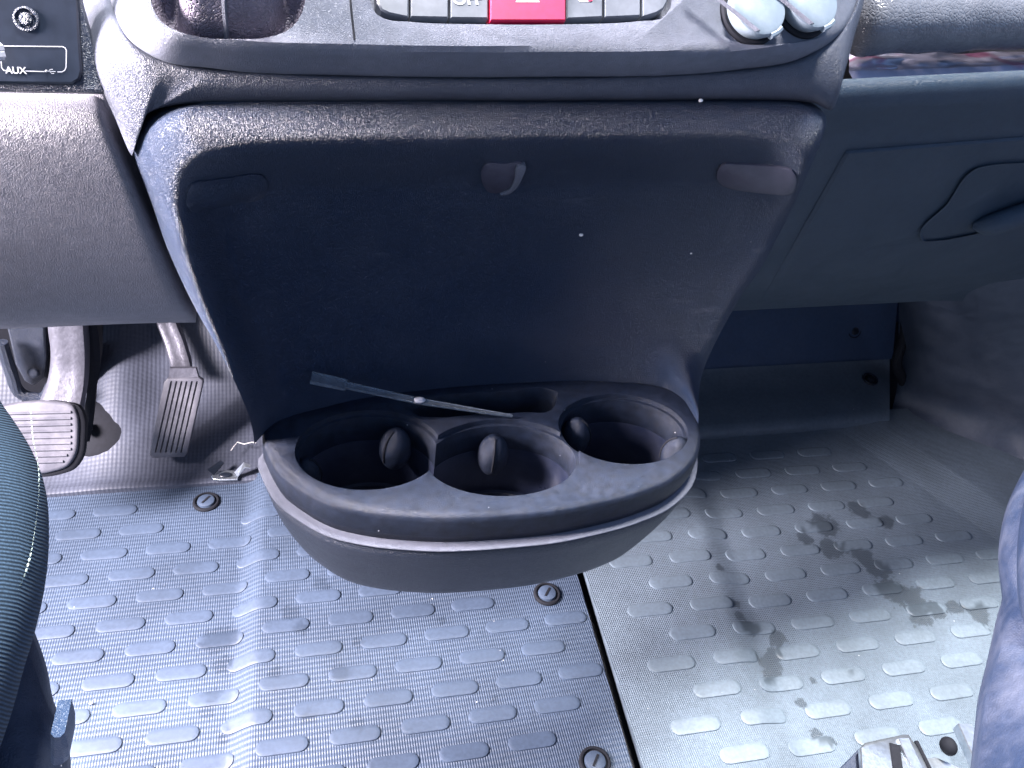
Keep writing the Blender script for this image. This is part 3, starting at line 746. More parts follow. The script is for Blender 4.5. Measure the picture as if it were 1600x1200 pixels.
# lower shell and the trim bead between
rg = [ring(.003, TZ - .0275), ring(-.0045, TZ - .0292), ring(-.0074, TZ - .0298), ring(-.0080, TZ - .0307), ring(-.0074, TZ - .0316), ring(-.005, TZ - .0345)]
V, Fc = loft(rg); obj('trim_bead', V, Fc, M['fascia'], tr, angle=80)
rg = [ring(-.004, TZ - .033, 1.0)] + [ring(-.0062 + .0 * k, TZ - .034 - .074 * k, 1 - .115 * k ** 1.7, (0, .012 * k)) for k in (0, .15, .3, .45, .6, .75, .9, 1.)] + [ring(-.001, TZ - .1125, .862, (0, .012)), ring(0, TZ - .118, .80, (0, .012))]
V, Fc = loft(rg, False, True); obj('lower_shell', V, Fc, M['shell'], tr, angle=80)

# clear plastic stick lying across the tray
st = root('plastic_stick', 'broken clear plastic stick lying across the back of the cup holder', 'stick', atz(640, 620, .475))
a, b = atz(486, 590, .495), atz(655, 627, .478); c = atz(800, 650, .4635)
def bar(name, p, q, w, h, w2, h2, m, parent, n=6):
    t = (q - p).normalized(); up = Vector((0, -.35, .94)); s = t.cross(up).normalized(); up = s.cross(t); G = []
    for i in range(n + 1):
        k = i / n; x = p.lerp(q, k); ww, hh = lerp(w, w2, k), lerp(h, h2, k)
        G.append([x + s * ww + up * hh, x - s * ww + up * hh, x - s * ww - up * hh, x + s * ww - up * hh])
    V, Fc = loft(G, True, True); return obj(name, V, Fc, m, parent, angle=20)
bar('thick_end', a, a.lerp(b, .32), .0042, .0024, .0040, .0022, M['clear'], st)
bar('shaft', a.lerp(b, .30), b, .0024, .0016, .0022, .0015, M['clear'], st)
bar('thin_end', b, c, .0022, .0014, .0010, .0009, M['clear'], st)
ellipsoid('glue_blob', b + Vector((0, 0, .001)), (Vector((.005, 0, 0)), Vector((0, .0032, 0)), Vector((0, 0, .0025))), M['white'], st, 6, 8)

# ------------------------------------------------------------------ left: radio side panel, knee panel
ap = root('aux_panel', 'glossy black panel with white AUX and USB markings beside the console', 'panel', aty(60, 70, .47))
AN = Vector((.0, -.9, .43)).normalized(); AP0 = aty(60, 120, .468)
def apt(px, py, h=0.): return atp(px, py, AP0, AN) + AN * h
def aprism(name, O, rings, m, parent, sm=False, **k): return prism(name, [apt(a, b) for a, b in O], AN, rings, m, parent, **k)
aprism('face', [(-60, -60), (118, -60), (122, 0), (124, 60), (128, 110), (124, 124), (112, 131), (-60, 128)], [(0, -.006), (0, -.001), (.001, 0)], M['blackgloss'], ap)
aprism('surround', [(-80, -80), (108, -80), (122, 0), (150, 100), (165, 141), (150, 143), (-80, 139)], [(0, -.012), (0, -.004), (.0015, -.003)], M['shell'], ap)
def line2(pts, w, m, parent, fn, name='outline'):
    V = []; Fc = []
    for i, p in enumerate(pts):
        p = Vector((*p, 0)); t = (Vector((*pts[min(i + 1, len(pts) - 1)], 0)) - Vector((*pts[max(i - 1, 0)], 0))).normalized(); nn = Vector((-t.y, t.x, 0)) * w
        V += [fn(p.x + nn.x, p.y + nn.y, .0004), fn(p.x - nn.x, p.y - nn.y, .0004)]
    for i in range(len(pts) - 1): Fc.append((2 * i, 2 * i + 1, 2 * i + 3, 2 * i + 2))
    return obj(name, V, Fc, m, parent, smooth=False)
line2([(3, 72), (50, 72.5), (98, 73), (102, 75), (104, 79), (103.5, 105), (101.5, 110), (97, 112.5), (90, 112.5)], .7, M['white'], ap, apt)
line2([(37, 111), (70, 112)], .7, M['white'], ap, apt); line2([(2, 96), (3, 106), (6, 110), (15, 111)], .7, M['white'], ap, apt)
text('aux_lettering', 'AUX', apt(26, 115, .0005), apt(60, 112.3) - apt(10, 110.8), apt(26, 90) - apt(26, 115), .0046, M['white'], ap, .00008)
line2([(73, 111.5), (87, 112)], .6, M['white'], ap, apt, 'usb_mark'); line2([(76, 111.6), (79, 108.5), (83, 108.5)], .5, M['white'], ap, apt, 'usb_mark'); line2([(78, 111.6), (81, 115), (85, 115)], .5, M['white'], ap, apt, 'usb_mark')
ellipsoid('usb_mark', apt(73, 111.3, .0005), (Vector((.0006, 0, 0)), Vector((0, .0006, 0)), Vector((0, 0, .0006))), M['white'], ap, 6, 8)
c = apt(41, 30)
kn = prism('knob', [c + (apt(51, 30) - c).normalized() * .0062 * math.cos(t) + AN.cross((apt(51, 30) - c).normalized()) * .0062 * math.sin(t) for t in [2*math.pi*i/32 for i in range(32)]], AN, [(0, 0), (.0003, .0012), (.0012, .0014), (.0018, .0002), (.003, .0002), (.0032, .0015), (.0040, .0020)], M['shell'], ap)
# white plug of a cable at the left edge
pg = root('cable_plug', 'white ribbed cable plug in the AUX socket', 'plug', apt(0, 88))
for k, (x_, y_) in enumerate(((2, 82), (4, 92))):
    tube([apt(x_ - 20, y_ + 6, .008), apt(x_ - 6, y_, .010), apt(x_ + 5, y_ - 4, .006)], .0028, 8, M['white'], 'strand', pg, res=6)

kp = root('knee_panel', 'grained grey plastic knee panel above the brake pedal', 'panel', aty(120, 300, .46))
KR = [(141, 157), (160, 163), (200, 178), (250, 199), (300, 220), (350, 240), (400, 260), (450, 281), (490, 299), (505, 306)]
KB = [(-90, 517), (305, 503)]
G = []
for i in range(61):
    t = i / 60.; py0 = lerp(142, 515, t); row = []
    for j in range(51):
        s = j / 50.; xr = stab(KR, min(505, py0)); px = lerp(-110, xr, s); py = lerp(142, 516, t) - 12 * t * sst(0, 1, s) + (1 - t) * 3 * s
        Y = stab([(142, .470), (152, .462), (175, .450), (215, .443), (300, .443), (380, .449), (440, .460), (485, .476), (518, .500)], py) + .012 * math.exp(-(1 - s) * 60) + .018 * math.exp(-(1 - t) * 40) + .008 * math.exp(-t * 60) + .034
        row.append(aty(px, py, Y))
    G.append(row)
obj('panel', *thick(G, (0, .02, .004)), M['knee'], kp, angle=60)
# black sheet behind the gap; the gap's shade put into its colour
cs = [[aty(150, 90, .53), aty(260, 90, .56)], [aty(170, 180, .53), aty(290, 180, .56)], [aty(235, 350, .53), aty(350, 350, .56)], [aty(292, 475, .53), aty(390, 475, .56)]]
obj('gap_shade_sheet', *thick(cs, (0, .05, 0)), M['black'], con, angle=60)

box('heater_light_block', (.13, .98, .33), .11, .30, .29, M['black'], con, bev=.05)  # unseen heater box, added to keep window light off the right mat

# ------------------------------------------------------------------ pedals
br = root('brake_pedal', 'worn metal brake pedal with a ribbed rubber pad under the knee panel', 'pedal', (-.30, .83, .15))
# arm
rows = []
for (xl, xr, y, Y) in ((74, 132, 470, .93), (75, 134, 515, .92), (79, 136, 550, .91), (77, 136, 580, .90), (70, 134, 608, .885), (60, 130, 632, .87), (50, 126, 660, .855)):
    rows.append([aty(xl, y, Y + .004), aty(xl + 3, y, Y), aty((xl + xr) / 2, y, Y - .002), aty(xr - 3, y, Y), aty(xr, y, Y + .004)])
obj('arm', *thick(patch(rows, 30, 9), (0.002, .012, .004)), M['metal'], br, angle=40)
rows = []
for (xl, xr, y, Y) in ((134, 150, 500, .925), (136, 156, 540, .915), (137, 156, 580, .905), (136, 150, 610, .895), (130, 146, 660, .88), (128, 140, 690, .87)):
    rows.append([aty(xl, y, Y + .012), aty((xl + xr) / 2, y, Y + .010), aty(xr, y, Y + .014)])
obj('arm_web', *thick(patch(rows, 24, 5), (0, .03, .01)), M['black'], br, angle=40)
PN = Vector((.04, -.80, .60)).normalized(); PP0 = aty(70, 690, .81)
def ppt(px, py, h=0.): return atp(px, py, PP0, PN) + PN * h
PO = [(6, 634), (40, 628), (95, 629), (115, 634), (122, 650), (123, 680), (118, 712), (106, 728), (85, 736), (62, 740), (30, 735), (0, 730), (-30, 720), (-36, 680), (-30, 645)]
Pp = crv([(a, b, 0) for a, b in PO], 60, True)
prism('pad_base', [ppt(p.x + 6, p.y + 3) for p in Pp], PN, [(-.001, -.018), (-.003, -.012), (-.002, -.002), (.001, 0)], M['black'], br)
pd = prism('pad', [ppt(p.x, p.y) for p in Pp], PN, [(-.001, -.003), (0, .002), (.0015, .0035), (.004, .004)], M['padr'], br)
OFF[pd.name] = OFF[br.name]
for k in range(9):
    y = 645 + k * 9.2 + (.4 * k); x0 = 10 if k < 2 else -10; xe = 112 - max(0, k - 6) * 6
    tube([ppt(x0 - 20, y + 1.5, .0045), ppt(50, y, .0045), ppt(xe, y - 1.5, .0042)], .0018, 8, M['padr'], 'rib', pd, res=5)

ac = root('accelerator_pedal', 'slim accelerator pedal with six lengthwise black grooves', 'pedal', (-.2, .95, .06))
rows = []
for (xl, xr, y, Y) in ((236, 270, 470, 1.10), (245, 278, 508, 1.085), (254, 287, 530, 1.07), (261, 294, 552, 1.055), (266, 299, 570, 1.04), (269, 300, 584, 1.025)):
    rows.append([aty(xl, y, Y + .003), aty(xl + 2, y, Y), aty((xl + xr) / 2, y, Y), aty(xr - 2, y, Y), aty(xr, y, Y + .003)])
obj('arm', *thick(patch(rows, 24, 9), (0, .010, .003)), M['metal'], ac, angle=40)
a0, a1, a2, a3 = atz(257, 594, .135), atz(318, 592, .135), atz(292, 714, .035), atz(233, 714, .035)
AcN = (a1 - a0).cross(a3 - a0).normalized()
if AcN.z < 0: AcN = -AcN
def apx(px, py, h=0.): return atp(px, py, a0, AcN) + AcN * h
prism('hinge', [apx(a, b) for a, b in ((264, 575), (306, 575), (312, 596), (262, 596))], AcN, [(0, -.010), (.001, -.002)], M['metal'], ac)
AO = [(262, 591), (310, 590), (317, 594), (317, 600), (293, 708), (288, 714), (238, 716), (233, 711), (256, 597)]
pd = prism('pad', [apx(*q) for q in AO], AcN, [(0, -.012), (0, -.001), (.0012, 0)], M['padr'], ac)
cuts = []
for k in range(6):
    f0 = (k + .75) / 6.5
    tx, bx = lerp(262, 314, f0), lerp(238, 290, f0 - .02)
    cuts.append(prism('c', [apx(tx - 1.3, 596), apx(tx + 1.3, 596), apx(bx + 1.1, 707), apx(bx - 1.1, 707)], AcN, [(0, -.005), (0, .01)], M['black'], ac))
boolean(pd, cuts, bevel=.0005, segs=1)

# boot/bulge hole behind brake
bo = root('pedal_boot', 'black rubber boot with a pale bolt in the heel mat behind the brake pedal', 'boot', atz(165, 665, .06))
c = atz(160, 672, heel(*atz(160, 672, .05).xy) - .004)
ellipsoid('collar', c, (Vector((.046, 0, 0)), Vector((0, .045, .022)), Vector((0, -.008, .016))), M['black'], bo)
ellipsoid('bolt', c + Vector((-.012, -.02, .02)), (Vector((.006, 0, .002)), Vector((0, .012, 0)), Vector((0, 0, .006))), M['metal'], bo, 8, 12)
# clutch-side bracket in the dark
ck = root('pedal_bracket', 'dark pedal bracket with a rounded bolt in shadow at the left edge', 'bracket', aty(50, 570, 1.0))
prism('web', [aty(a, b, 1.0) for a, b in ((8, 500), (70, 500), (72, 560), (68, 592), (52, 604), (38, 596), (24, 570))], (0, -1, 0), [(0, -.02), (0, -.002), (.003, 0)], M['shell'], ck)
ellipsoid('bolt', aty(52, 583, .992), (Vector((.008, 0, 0)), Vector((0, .006, 0)), Vector((0, 0, .008))), M['shell'], ck)
tube([aty(2, 535, .98), aty(15, 575, .98), aty(38, 618, .98), aty(66, 622, .98), aty(82, 600, .98)], .008, 10, M['shell'], 'rail', ck, res=20)
prism('cavity_shade_slab', [aty(a, b, 1.03) for a, b in ((-60, 440), (150, 440), (150, 560), (128, 640), (40, 640), (0, 545), (-60, 480))], (0, -1, 0), [(0, -.06), (0, 0)], M['black'], ck)  # black slab standing in for the shade inside the hollow

# spring clip and straw on the heel mat
cl = root('spring_clip', 'small bent steel spring clip lying on the heel mat below the accelerator', 'clip', atz(355, 735, .01))
def slab(name, O, z, t, m, parent): return prism(name, [atz(a, b, z) for a, b in O], (0, 0, 1), [(0, -t), (0, 0), (.0006, .0005)], m, parent)
slab('base', [(330, 744), (336, 738), (348, 735), (364, 735), (374, 741), (371, 749), (345, 750), (333, 749)], .012, .002, M['zinc'], cl)
ellipsoid('dimple', atz(352, 742, .014), (Vector((.009, 0, 0)), Vector((0, .005, 0)), Vector((0, 0, .002))), M['blackgloss'], cl, 8, 14)
for O in (((324, 733), (345, 719), (350, 723), (334, 742)), ((366, 738), (381, 722), (391, 726), (391, 731), (383, 730), (372, 744))):
    P = [atz(a, b, .015 + (.012 if b < 735 else 0)) for a, b in O]
    G = [[P[0], P[1]], [P[3], P[2]]] if len(P) == 4 else None
    if G: obj('arm', *thick(G, (0, 0, -.0015)), M['blackgloss'], cl, smooth=False)
    else:
        V = P + [p - Vector((0, 0, .0015)) for p in P]; n = len(P)
        Fc = [tuple(range(n)), tuple(range(2 * n - 1, n - 1, -1))] + [(i, (i + 1) % n, (i + 1) % n + n, i + n) for i in range(n)]
        obj('arm', V, Fc, M['zinc'], cl, smooth=False)
sw_ = tube([atz(361, 704, .028), atz(366, 697, .030), atz(371, 691, .03), atz(382, 694, .03), atz(393, 691, .03), atz(400, 692, .03)], .0008, 5, M['crumb'], 'straw')
tag(sw_, 'pale bent piece of straw lying on the heel mat beside the console', 'straw')

# ------------------------------------------------------------------ passenger side dash
pdash = root('passenger_dash', 'blue grey plastic passenger dashboard with glovebox lid and open shelf', 'dashboard', (.55, .55, .6))
def ydash(px, py):
    Y = stab([(105, .575), (116, .548), (123, .541), (140, .537), (160, .538), (175, .543), (200, .552), (230, .560), (300, .585), (380, .62), (430, .67), (470, .76), (560, .80)], py)
    return Y + (px - 1300) / 300. * .035
def slope(px): return (px - 1460) * -.05
G = []
for i in range(101):
    t = i / 100.; row = []
    for j in range(41):
        px = lerp(1130, 1800, j / 40.); py = lerp(117, 470, t)
        row.append(aty(px, py + slope(px), ydash(px, py)))
    G.append(row)
obj('lower_dash', *thick(G, (0, .012, -.004)), M['right'], pdash, angle=60)
def dpt(px, py, out=0.): return aty(px, py, ydash(px, py - slope(px)) - out)
def dplate(name, O, out, m, parent, bev=.002, nx=24, ny=24, grow=0):
    """four-corner bilinear region raised over the dash surface (corners in px: tl,tr,br,bl)"""
    G = []
    for i in range(ny + 1):
        row = []
        for j in range(nx + 1):
            s, t = j / nx, i / ny
            s2, t2 = s, t
            x = lerp(lerp(O[0][0], O[1][0], s2), lerp(O[3][0], O[2][0], s2), t2); y = lerp(lerp(O[0][1], O[1][1], s2), lerp(O[3][1], O[2][1], s2), t2)
            e = min(s * nx, (1 - s) * nx, t * ny, (1 - t) * ny)
            row.append(dpt(x, y, out if e >= 1 else out - bev))
        G.append(row)
    return obj(name, *thick(G, (0, .006, 0)), m, parent, angle=30)
gb = dplate('glovebox_lid', [(1322, 236), (1760, 201), (1760, 470), (1190, 470)], .0045, M['right'], pdash, bev=.0035, nx=60, ny=50)
OFF[gb.name] = OFF[pdash.name]
# handle recess in the lid: raised frame edge and hollow
def hp(px, py, out): return dpt(px, py, out)
G = []
HO = crv([(1528, 262, 0), (1536, 260, 0), (1600, 254, 0), (1690, 247, 0), (1700, 249, 0), (1700, 257, 0), (1700, 322, 0), (1698, 329, 0), (1690, 331, 0), (1600, 350, 0), (1540, 363, 0), (1450, 378, 0), (1441, 378, 0), (1438, 373, 0), (1480, 318, 0), (1516, 269, 0)], 140, True)
hc = Vector((1580, 310, 0)); rings_ = []
for s_, o_ in ((1.0, .0025), (.995, .0055), (.985, .0058), (.965, .0015), (.90, .001), (.5, .001), (.05, .001)):
    rings_.append([hp(hc.x + (p.x - hc.x) * s_, hc.y + (p.y - hc.y) * s_, o_ + .003) for p in HO])
V, Fc = loft(rings_, False, True); hd = obj('handle_recess', V, Fc, M['right'], gb, angle=30)
tube([dpt(1520, 352, .007), dpt(1545, 352, .018), dpt(1575, 343, .022), dpt(1640, 322, .022), dpt(1700, 305, .02)], [.004, .010, .012, .012, .012], 12, M['right'], 'handle', gb, res=14)
# shelf above
sf = root('shelf_floor', 'dark open storage shelf of the passenger dashboard holding the bag', 'shelf', aty(1460, 112, .56))
G = [[aty(px, 116 + slope(px), ydash(px, 117) + .006) + Vector((0, dy, -.004 - .07 * sst(0, .05, dy))) for px in (1310, 1450, 1600, 1800)] for dy in (0, .01, .05, .2, .3)]
obj('base', *thick(G, (0, 0, -.008)), M['black'], sf, angle=60)
# crumpled bag
bgm = []
for i in range(25):
    row = []
    for j in range(61):
        s, t = j / 60., i / 24.
        px = lerp(1334, 1700, s); base = 121 + slope(px) * .9; top = stab([(1334, 92), (1355, 82), (1400, 86), (1440, 84), (1500, 96), (1560, 92), (1700, 95)], px)
        py = lerp(base, top, t); dY = .03 + .06 * t + .006 * noise.noise(Vector((px * .045, t * 5, 2.))) + .010 * noise.noise(Vector((px * .018, t * 3, 7.)))
        row.append(aty(px, py, ydash(px, 117) + dY))
    bgm.append(row)
bagm, nt_, b_ = newmat('bag film'); 
n_ = N(nt_, 'ShaderNodeTexNoise'); n_.inputs['Scale'].default_value = 28; n_.inputs['Detail'].default_value = 3
tc_ = N(nt_, 'ShaderNodeTexCoord'); nt_.links.new(tc_.outputs['Object'], n_.inputs[0])
cr_ = N(nt_, 'ShaderNodeValToRGB'); cr_.color_ramp.elements[0].color = (.42, .18, .30, 1); cr_.color_ramp.elements[1].color = (.55, .55, .68, 1); cr_.color_ramp.elements[0].position = .30; cr_.color_ramp.elements[1].position = .46
nt_.links.new(n_.outputs['Fac'], cr_.inputs[0]); nt_.links.new(cr_.outputs[0], b_.inputs['Base Color']); b_.inputs['Roughness'].default_value = .3
o = obj('crumpled_bag', *thick(bgm, (0, .01, .004)), bagm, angle=80); tag(o, 'crumpled pink and lilac plastic bag in the dashboard shelf under the black roll', 'bag')
# black roll
rings_ = []
for i in range(41):
    s = i / 40.; px = lerp(1338, 1760, s); cy = lerp(34, 24, s); c = aty(px, cy, .60 + s * .05)
    rr = .0255 * (sst(-.02, .035, s) * .35 + .65) + .0015 * noise.noise(Vector((s * 9, 0, 0)))
    rings_.append([c + Vector((.0, math.cos(a), math.sin(a))) * rr * (1 + .05 * noise.noise(Vector((s * 14, a * 1.5, 1.)))) for a in [2 * math.pi * k / 28 for k in range(28)]])
V, Fc = loft(rings_, True, True); o = obj('black_roll', V, Fc, M['roll'], angle=80); tag(o, 'shiny black rolled pouch lying above the pink bag in the shelf', 'roll')

# ------------------------------------------------------------------ passenger footwell
fw = root('footwell_trim', 'dark blue plastic footrest and firewall plate in the passenger footwell', 'trim', (.85, 1.0, .05))
def ledge_row(L): return [Vector(p) for p in L]
rows = []
def rowz(y0, y1, z, xs_=(800, 1000, 1200, 1390)):
    return [atz(x, lerp(y0, y1, (x - 1100) / 290.), z) for x in xs_]
G = [rowz(690, 667, .0), rowz(683, 660, .012), rowz(674, 652, .020), rowz(662, 641, .024), rowz(620, 603, .034), rowz(584, 568, .044), rowz(577, 561, .050)]
G2 = [crv(g, 30) for g in G]
# clip the right end around the chamfer
M['ledge'] = plastic('footrest plastic', (.085, .115, .15), .42, .3, 700, dust=.1, speck=.2)
obj('footrest', *thick(G2, (0, .02, -.03)), M['ledge'], fw, angle=50)
b0, b1 = atz(800, 594, .048), atz(1395, 561, .048)
G = [[lerp(b0, b1, s) for s in (0, .5, 1)], [lerp(b0, b1, s) + Vector((0, .004, .006)) for s in (0, .5, 1)]]
tp = [aty(800, 495, b0.y + .06), aty(1120, 470, b0.y + .06), aty(1405, 446, b1.y + .05)]
G.append(tp)
obj('firewall_plate', *thick(G, (0, .02, 0)), M['foot'], fw, angle=30)
for (px, py, Yv, lab) in ((1335, 517, None, None), (1360, 592, .04, None)):
    if Yv: c = atz(px, py, .040); nn = Vector((0, -.2, .98))
    else: c = aty(px, py, b1.y + .022); nn = Vector((0, -.9, .4))
    nn.normalize(); ex = Vector((1, 0, 0)); ey = nn.cross(ex)
    P = [c + ex * math.cos(t) * .014 + ey * math.sin(t) * .014 for t in [2*math.pi*i/24 for i in range(24)]]
    sc = prism('screw', P, nn, [(-.001, -.002), (0, .002), (.002, .002), (.004, -.0005), (.006, -.0005), (.007, .004), (.009, .005)], M['blackgloss'], fw)
# back wall of the footwell
G = patch([[aty(1000, 700, 1.30), aty(1250, 700, 1.30), aty(1450, 700, 1.28), aty(1700, 700, 1.2)], [aty(1000, 430, 1.22), aty(1250, 430, 1.22), aty(1450, 430, 1.2), aty(1700, 430, 1.12)], [aty(1000, 300, 1.1), aty(1250, 300, 1.1), aty(1450, 300, 1.05), aty(1700, 300, 1.0)]], 12, 12)
o = obj('firewall', *thick(G, (0, .03, 0)), M['foot'], angle=60); tag(o, kind='structure')
# door-side bulge
rows = [
 [aty(1392, 652, .925), aty(1440, 678, .875), aty(1500, 708, .82), aty(1560, 736, .775), aty(1640, 772, .715), aty(1760, 820, .65)],
 [aty(1394, 640, .935), aty(1450, 664, .885), aty(1510, 692, .835), aty(1570, 718, .79), aty(1650, 750, .73), aty(1770, 795, .66)],
 [aty(1396, 632, .95), aty(1460, 645, .90), aty(1525, 665, .85), aty(1590, 690, .805), aty(1670, 720, .74), aty(1790, 765, .67)],
 [aty(1404, 590, .975), aty(1470, 590, .89), aty(1540, 600, .84), aty(1610, 620, .79), aty(1690, 640, .74), aty(1800, 670, .68)],
 [aty(1404, 530, .99), aty(1475, 525, .86), aty(1545, 520, .80), aty(1620, 520, .77), aty(1700, 520, .745), aty(1800, 520, .70)],
 [aty(1404, 470, .99), aty(1475, 462, .80), aty(1545, 455, .745), aty(1620, 450, .735), aty(1700, 445, .735), aty(1800, 440, .73)],
 [aty(1402, 430, .95), aty(1475, 420, .74), aty(1545, 412, .72), aty(1620, 405, .715), aty(1700, 400, .72), aty(1800, 395, .73)]]
M['cover'] = plastic('side cover plastic', (.045, .058, .088), .42, .3, 900, dust=.12, speck=.15)  # paler than the passenger dash plastic: the cover's highlight put into its colour
o = obj('wheel_box_cover', *thick(patch(rows, 50, 40), (.02, .02, -.01)), M['cover'], angle=60); tag(o, 'smooth curved plastic side cover right of the passenger footrest', 'cover')
lp_ = tube([aty(1393, 651, .922), aty(1440, 677, .872), aty(1500, 707, .817), aty(1560, 735, .772), aty(1640, 771, .712)], .0028, 8, M['ledge'], 'cover_lip', res=30); tag(lp_, 'thin raised plastic lip along the foot of the passenger side cover', 'lip')
tb_ = tube([aty(1220, 458, 1.02), aty(1370, 443, 1.01), aty(1402, 450, 1.0), aty(1413, 480, .99), aty(1412, 530, .975), aty(1401, 563, .965), aty(1409, 590, .965), aty(1418, 615, .97)], [.006, .007, .009, .010, .010, .010, .010, .009, .009], 10, M['black'], 'door_seal', res=40); tag(tb_, 'black rubber seal running round the firewall plate', 'seal')

# ------------------------------------------------------------------ seats
def seat_patch(name, rows, parent, m, nu=70, nv=40):
    G = patch(rows, nu, nv); o = obj(name, *grid(G), m, parent, angle=80)
    uvl = o.data.uv_layers.new(name='UVMap'); nvv = nv
    # arc-length uv
    Ls = [[0.] * nv for _ in range(nu)]; Lt = [[0.] * nv for _ in range(nu)]
    for i in range(nu):
        for j in range(nv):
            if j: Ls[i][j] = Ls[i][j - 1] + (G[i][j] - G[i][j - 1]).length
            if i: Lt[i][j] = Lt[i - 1][j] + (G[i][nv // 2] - G[i - 1][nv // 2]).length
    for lp in o.data.loops:
        i, j = divmod(lp.vertex_index, nv); uvl.data[lp.index].uv = (Ls[i][j], Lt[i][j])
    return o
ds = root('driver_seat', 'blue ribbed cloth seat cushion with pale stitching at the left edge', 'seat', (-.2, .3, .45))
sil = [(560, -40), (600, -16), (630, 2), (665, 26), (700, 47), (740, 64), (780, 73), (830, 76), (880, 74), (930, 67), (990, 53), (1046, 36), (1112, 18), (1160, 2), (1220, -20)]
rows = []
for (y, x) in sil:
    Yb = stab([(560, .46), (640, .43), (800, .365), (1000, .29), (1220, .21)], y)
    rows.append([aty(x - 4, y, Yb + .05), aty(x, y, Yb + .012), aty(x - 4, y - 1, Yb + .001), aty(x - 16, y - 3, Yb - .010), aty(x - 45, y - 8, Yb - .022), aty(x - 110, y - 16, Yb - .030), aty(x - 260, y - 20, Yb - .03), aty(x - 620, y - 30, Yb - .02), aty(x - 640, y - 30, Yb + .06)])
seat_patch('cushion', rows, ds, M['fabric'])
# stitches
stl = crv([(48, 640, 0), (52, 690, 0), (60, 730, 0), (61, 760, 0), (59, 790, 0), (54, 830, 0), (47, 870, 0), (36, 905, 0), (22, 935, 0), (6, 965, 0), (-14, 1000, 0)], 46)
rng = random.Random(3)
V = []; Fc = []
for i in range(0, 45):
    a, b = stl[i], stl[i].lerp(stl[i + 1], .62)
    def sp(p):
        Yb = stab([(560, .46), (640, .43), (800, .365), (1000, .29), (1220, .21)], p.y); xs0 = stab(sil, p.y); return aty(p.x, p.y, Yb - .0035 - .007 * sst(4, 30, xs0 - p.x) - .004 * sst(20, 60, xs0 - p.x) - .010)
    pa, pb = sp(a), sp(b); t = (pb - pa).normalized(); s_ = t.cross(Vector((0, -1, 0))).normalized(); w_ = Vector((0, -1, 0)); k0 = len(V)
    for q, rr in ((pa, .0003), (pa.lerp(pb, .5), .0006), (pb, .0003)):
        for m_ in range(5): an = 2 * math.pi * m_ / 5; V.append(q + s_ * math.cos(an) * rr + w_ * math.sin(an) * rr)
    for ri in range(2):
        for m_ in range(5): Fc.append((k0 + ri * 5 + m_, k0 + ri * 5 + (m_ + 1) % 5, k0 + ri * 5 + 5 + (m_ + 1) % 5, k0 + ri * 5 + 5 + m_))
obj('stitching', V, Fc, M['thread'], ds)
sil2 = [(930, 30), (975, 46), (1000, 56), (1042, 70), (1095, 81), (1130, 95), (1172, 106), (1200, 108), (1260, 112)]
rows = []
for (y, x) in sil2:
    Yb = stab([(930, .33), (1260, .22)], y) + .03
    rows.append([aty(x - 3, y, Yb + .05), aty(x, y, Yb + .008), aty(x - 8, y, Yb - .002), aty(x - 50, y, Yb - .01), aty(x - 160, y, Yb - .01), aty(x - 640, y, Yb)])
seat_patch('side_trim', rows, ds, M['vinyl'], 40, 24)
prism('end_cap', [aty(a, b, .24) for a, b in ((78, 1152), (100, 1150), (106, 1172), (106, 1192), (98, 1197), (78, 1197))], (0, -1, 0), [(0, -.02), (0, -.002), (.002, 0)], M['foot'], ds)

ps = root('bench_seat', 'smooth dark blue vinyl seat edge at the right edge of the picture', 'seat', (.45, .25, .45))
sil = [(690, 1632), (730, 1604), (760, 1588), (790, 1575), (830, 1565), (870, 1561), (910, 1564), (935, 1567), (960, 1560), (1000, 1551), (1040, 1542), (1090, 1530), (1140, 1524), (1200, 1518), (1260, 1512)]
rows = []
for (y, x) in sil:
    Yb = stab([(690, .33), (870, .255), (1050, .19), (1260, .12)], y) + .01
    rows.append([aty(x + 3, y, Yb + .05), aty(x, y, Yb + .010), aty(x + 5, y, Yb), aty(x + 20, y, Yb - .010), aty(x + 60, y - 6, Yb - .018), aty(x + 200, y - 10, Yb - .02), aty(x + 760, y - 20, Yb - .015), aty(x + 780, y - 20, Yb + .08)])
seat_patch('cushion', rows, ps, M['vinyl'])
# fold roll on top part
rows = []
for (y, x, o_) in ((770, 1602, .0), (830, 1592, .004), (890, 1590, .006), (940, 1592, .004), (1000, 1606, .001)):
    Yb = stab([(690, .33), (870, .255), (1050, .19), (1260, .12)], y)
    rows.append([aty(x, y, Yb + .004), aty(x + 4, y, Yb - .006 - o_), aty(x + 20, y, Yb - .014 - o_), aty(x + 60, y, Yb - .02), aty(x + 120, y, Yb - .02)])
seat_patch('bolster_fold', rows, ps, M['vinyl'], 30, 16)

# seat rail latch at the bottom right
lt = root('seat_rail_latch', 'bright zinc seat rail bracket with two metal bars at the bottom right', 'bracket', atz(1410, 1190, .06))
LZ = .075
def lz(px, py, z=LZ): return atz(px, py, z)
prism('plate', [lz(a, b) for a, b in ((1344, 1168), (1352, 1160), (1380, 1154), (1412, 1147), (1420, 1147), (1440, 1175), (1470, 1240), (1350, 1250))], (0, 0, 1), [(0, -.006), (0, -.001), (.0015, 0)], M['zinc'], lt)
prism('riser', [lz(a, b, .06) for a, b in ((1312, 1200), (1344, 1168), (1352, 1200), (1356, 1260), (1270, 1260))], (0, 0, 1), [(0, -.05), (0, -.001), (.001, 0)], M['vinyl'], lt)
def bar2(name, a, b, w, z0, z1, m, parent):
    p, q = lz(*a, z0), lz(*b, z0); t = (q - p).normalized(); s = Vector((-t.y, t.x, 0)) * w
    return prism(name, [p + s, q + s, q - s, p - s], (0, 0, 1), [(0, 0), (0, z1 - z0), (.001, z1 - z0 + .001)], m, parent)
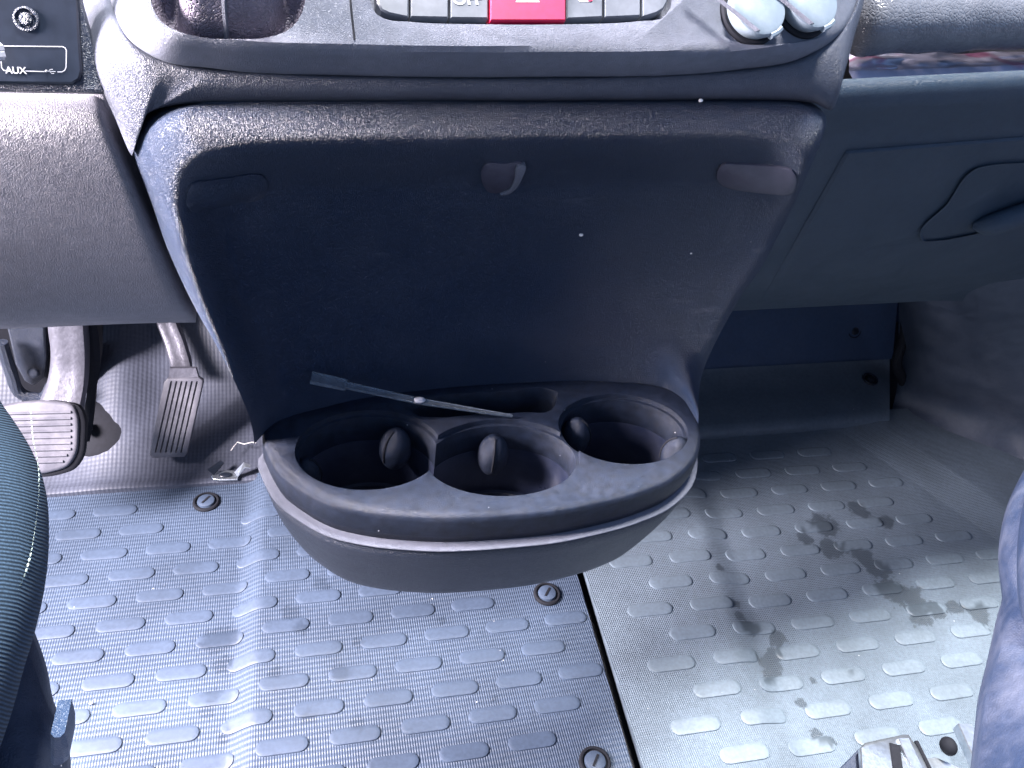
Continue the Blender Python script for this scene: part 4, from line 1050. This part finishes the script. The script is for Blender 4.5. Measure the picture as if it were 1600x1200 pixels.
bar2('rail', (1408, 1158), (1446, 1240), .0065, LZ, LZ + .006, M['zinc'], lt)
bar2('rail', (1500, 1140), (1534, 1215), .0085, LZ, LZ + .012, M['zinc'], lt)
bar2('slot', (1396, 1165), (1404, 1225), .0055, LZ - .002, LZ + .001, M['black'], lt)
bar2('slot', (1430, 1160), (1462, 1225), .0020, LZ - .002, LZ + .0015, M['black'], lt)
ellipsoid('pivot', lz(1482, 1166, .085), (Vector((.008, 0, 0)), Vector((0, .010, 0)), Vector((0, 0, .010))), M['black'], lt)
prism('cross_plate', [lz(a, b, .068) for a, b in ((1440, 1186), (1462, 1183), (1500, 1200), (1520, 1250), (1450, 1250))], (0, 0, 1), [(0, -.004), (0, 0), (.001, .001)], M['zinc'], lt)

# crumbs on the panel
def crumb(px, py, fn, s, lab):
    o = ellipsoid('crumb', fn, (Vector((s, 0, 0)), Vector((0, s * .6, 0)), Vector((0, 0, s * .7))), M['crumb'], None, 5, 7); tag(o, lab, 'crumb')
crumb(0, 0, on_panel(908, 367, .0008), .0018, 'white crumb stuck in the middle of the shadowed recess')
crumb(0, 0, aty(1095, 157, .462), .0016, 'white crumb on the top seam of the storage panel')
crumb(0, 0, on_panel(1080, 396, .0006), .0010, 'tiny crumb low on the right side of the recess')
crumb(0, 0, atz(142, 1099, .003), .0020, 'pale crumb on the left rubber mat near the seat')
crumb(0, 0, atz(745, 990 + 107, .016), .0010, 'tiny crumb on the left rubber mat')

# ------------------------------------------------------------------ unseen van shell around the cabin, added to block and shape light
vb = root('cab_light_shell', 'unseen grey cab shell of the van, added to shape the light on the dashboard', 'van', (0, 0, 0))
def wall(name, pts, t):
    P = [Vector(p) for p in pts]; obj(name, *thick([[P[0], P[1]], [P[3], P[2]]], t), M['body'], vb, smooth=False)
SHELL = True
if SHELL:
    wall('front_bulkhead', [(-1.1, 1.62, -.1), (1.5, 1.62, -.1), (1.5, 1.62, .75), (-1.1, 1.62, .75)], (0, .03, 0))
    wall('dash_top', [(-1.1, .62, .80), (1.5, .66, .80), (1.5, 1.62, .78), (-1.1, 1.62, .78)], (0, 0, -.03))
    wall('rear_bulkhead', [(-1.1, -.9, -.1), (1.5, -.9, -.1), (1.5, -.9, .85), (-1.1, -.9, .85)], (0, -.03, 0))
    wall('roof', [(-1.1, -.9, 1.7), (1.5, -.9, 1.7), (1.5, -.15, 1.7), (-1.1, -.15, 1.7)], (0, 0, .03))
    wall('passenger_door', [(1.5, -.9, -.1), (1.5, 1.62, -.1), (1.5, 1.62, .85), (1.5, -.9, .85)], (.03, 0, 0))
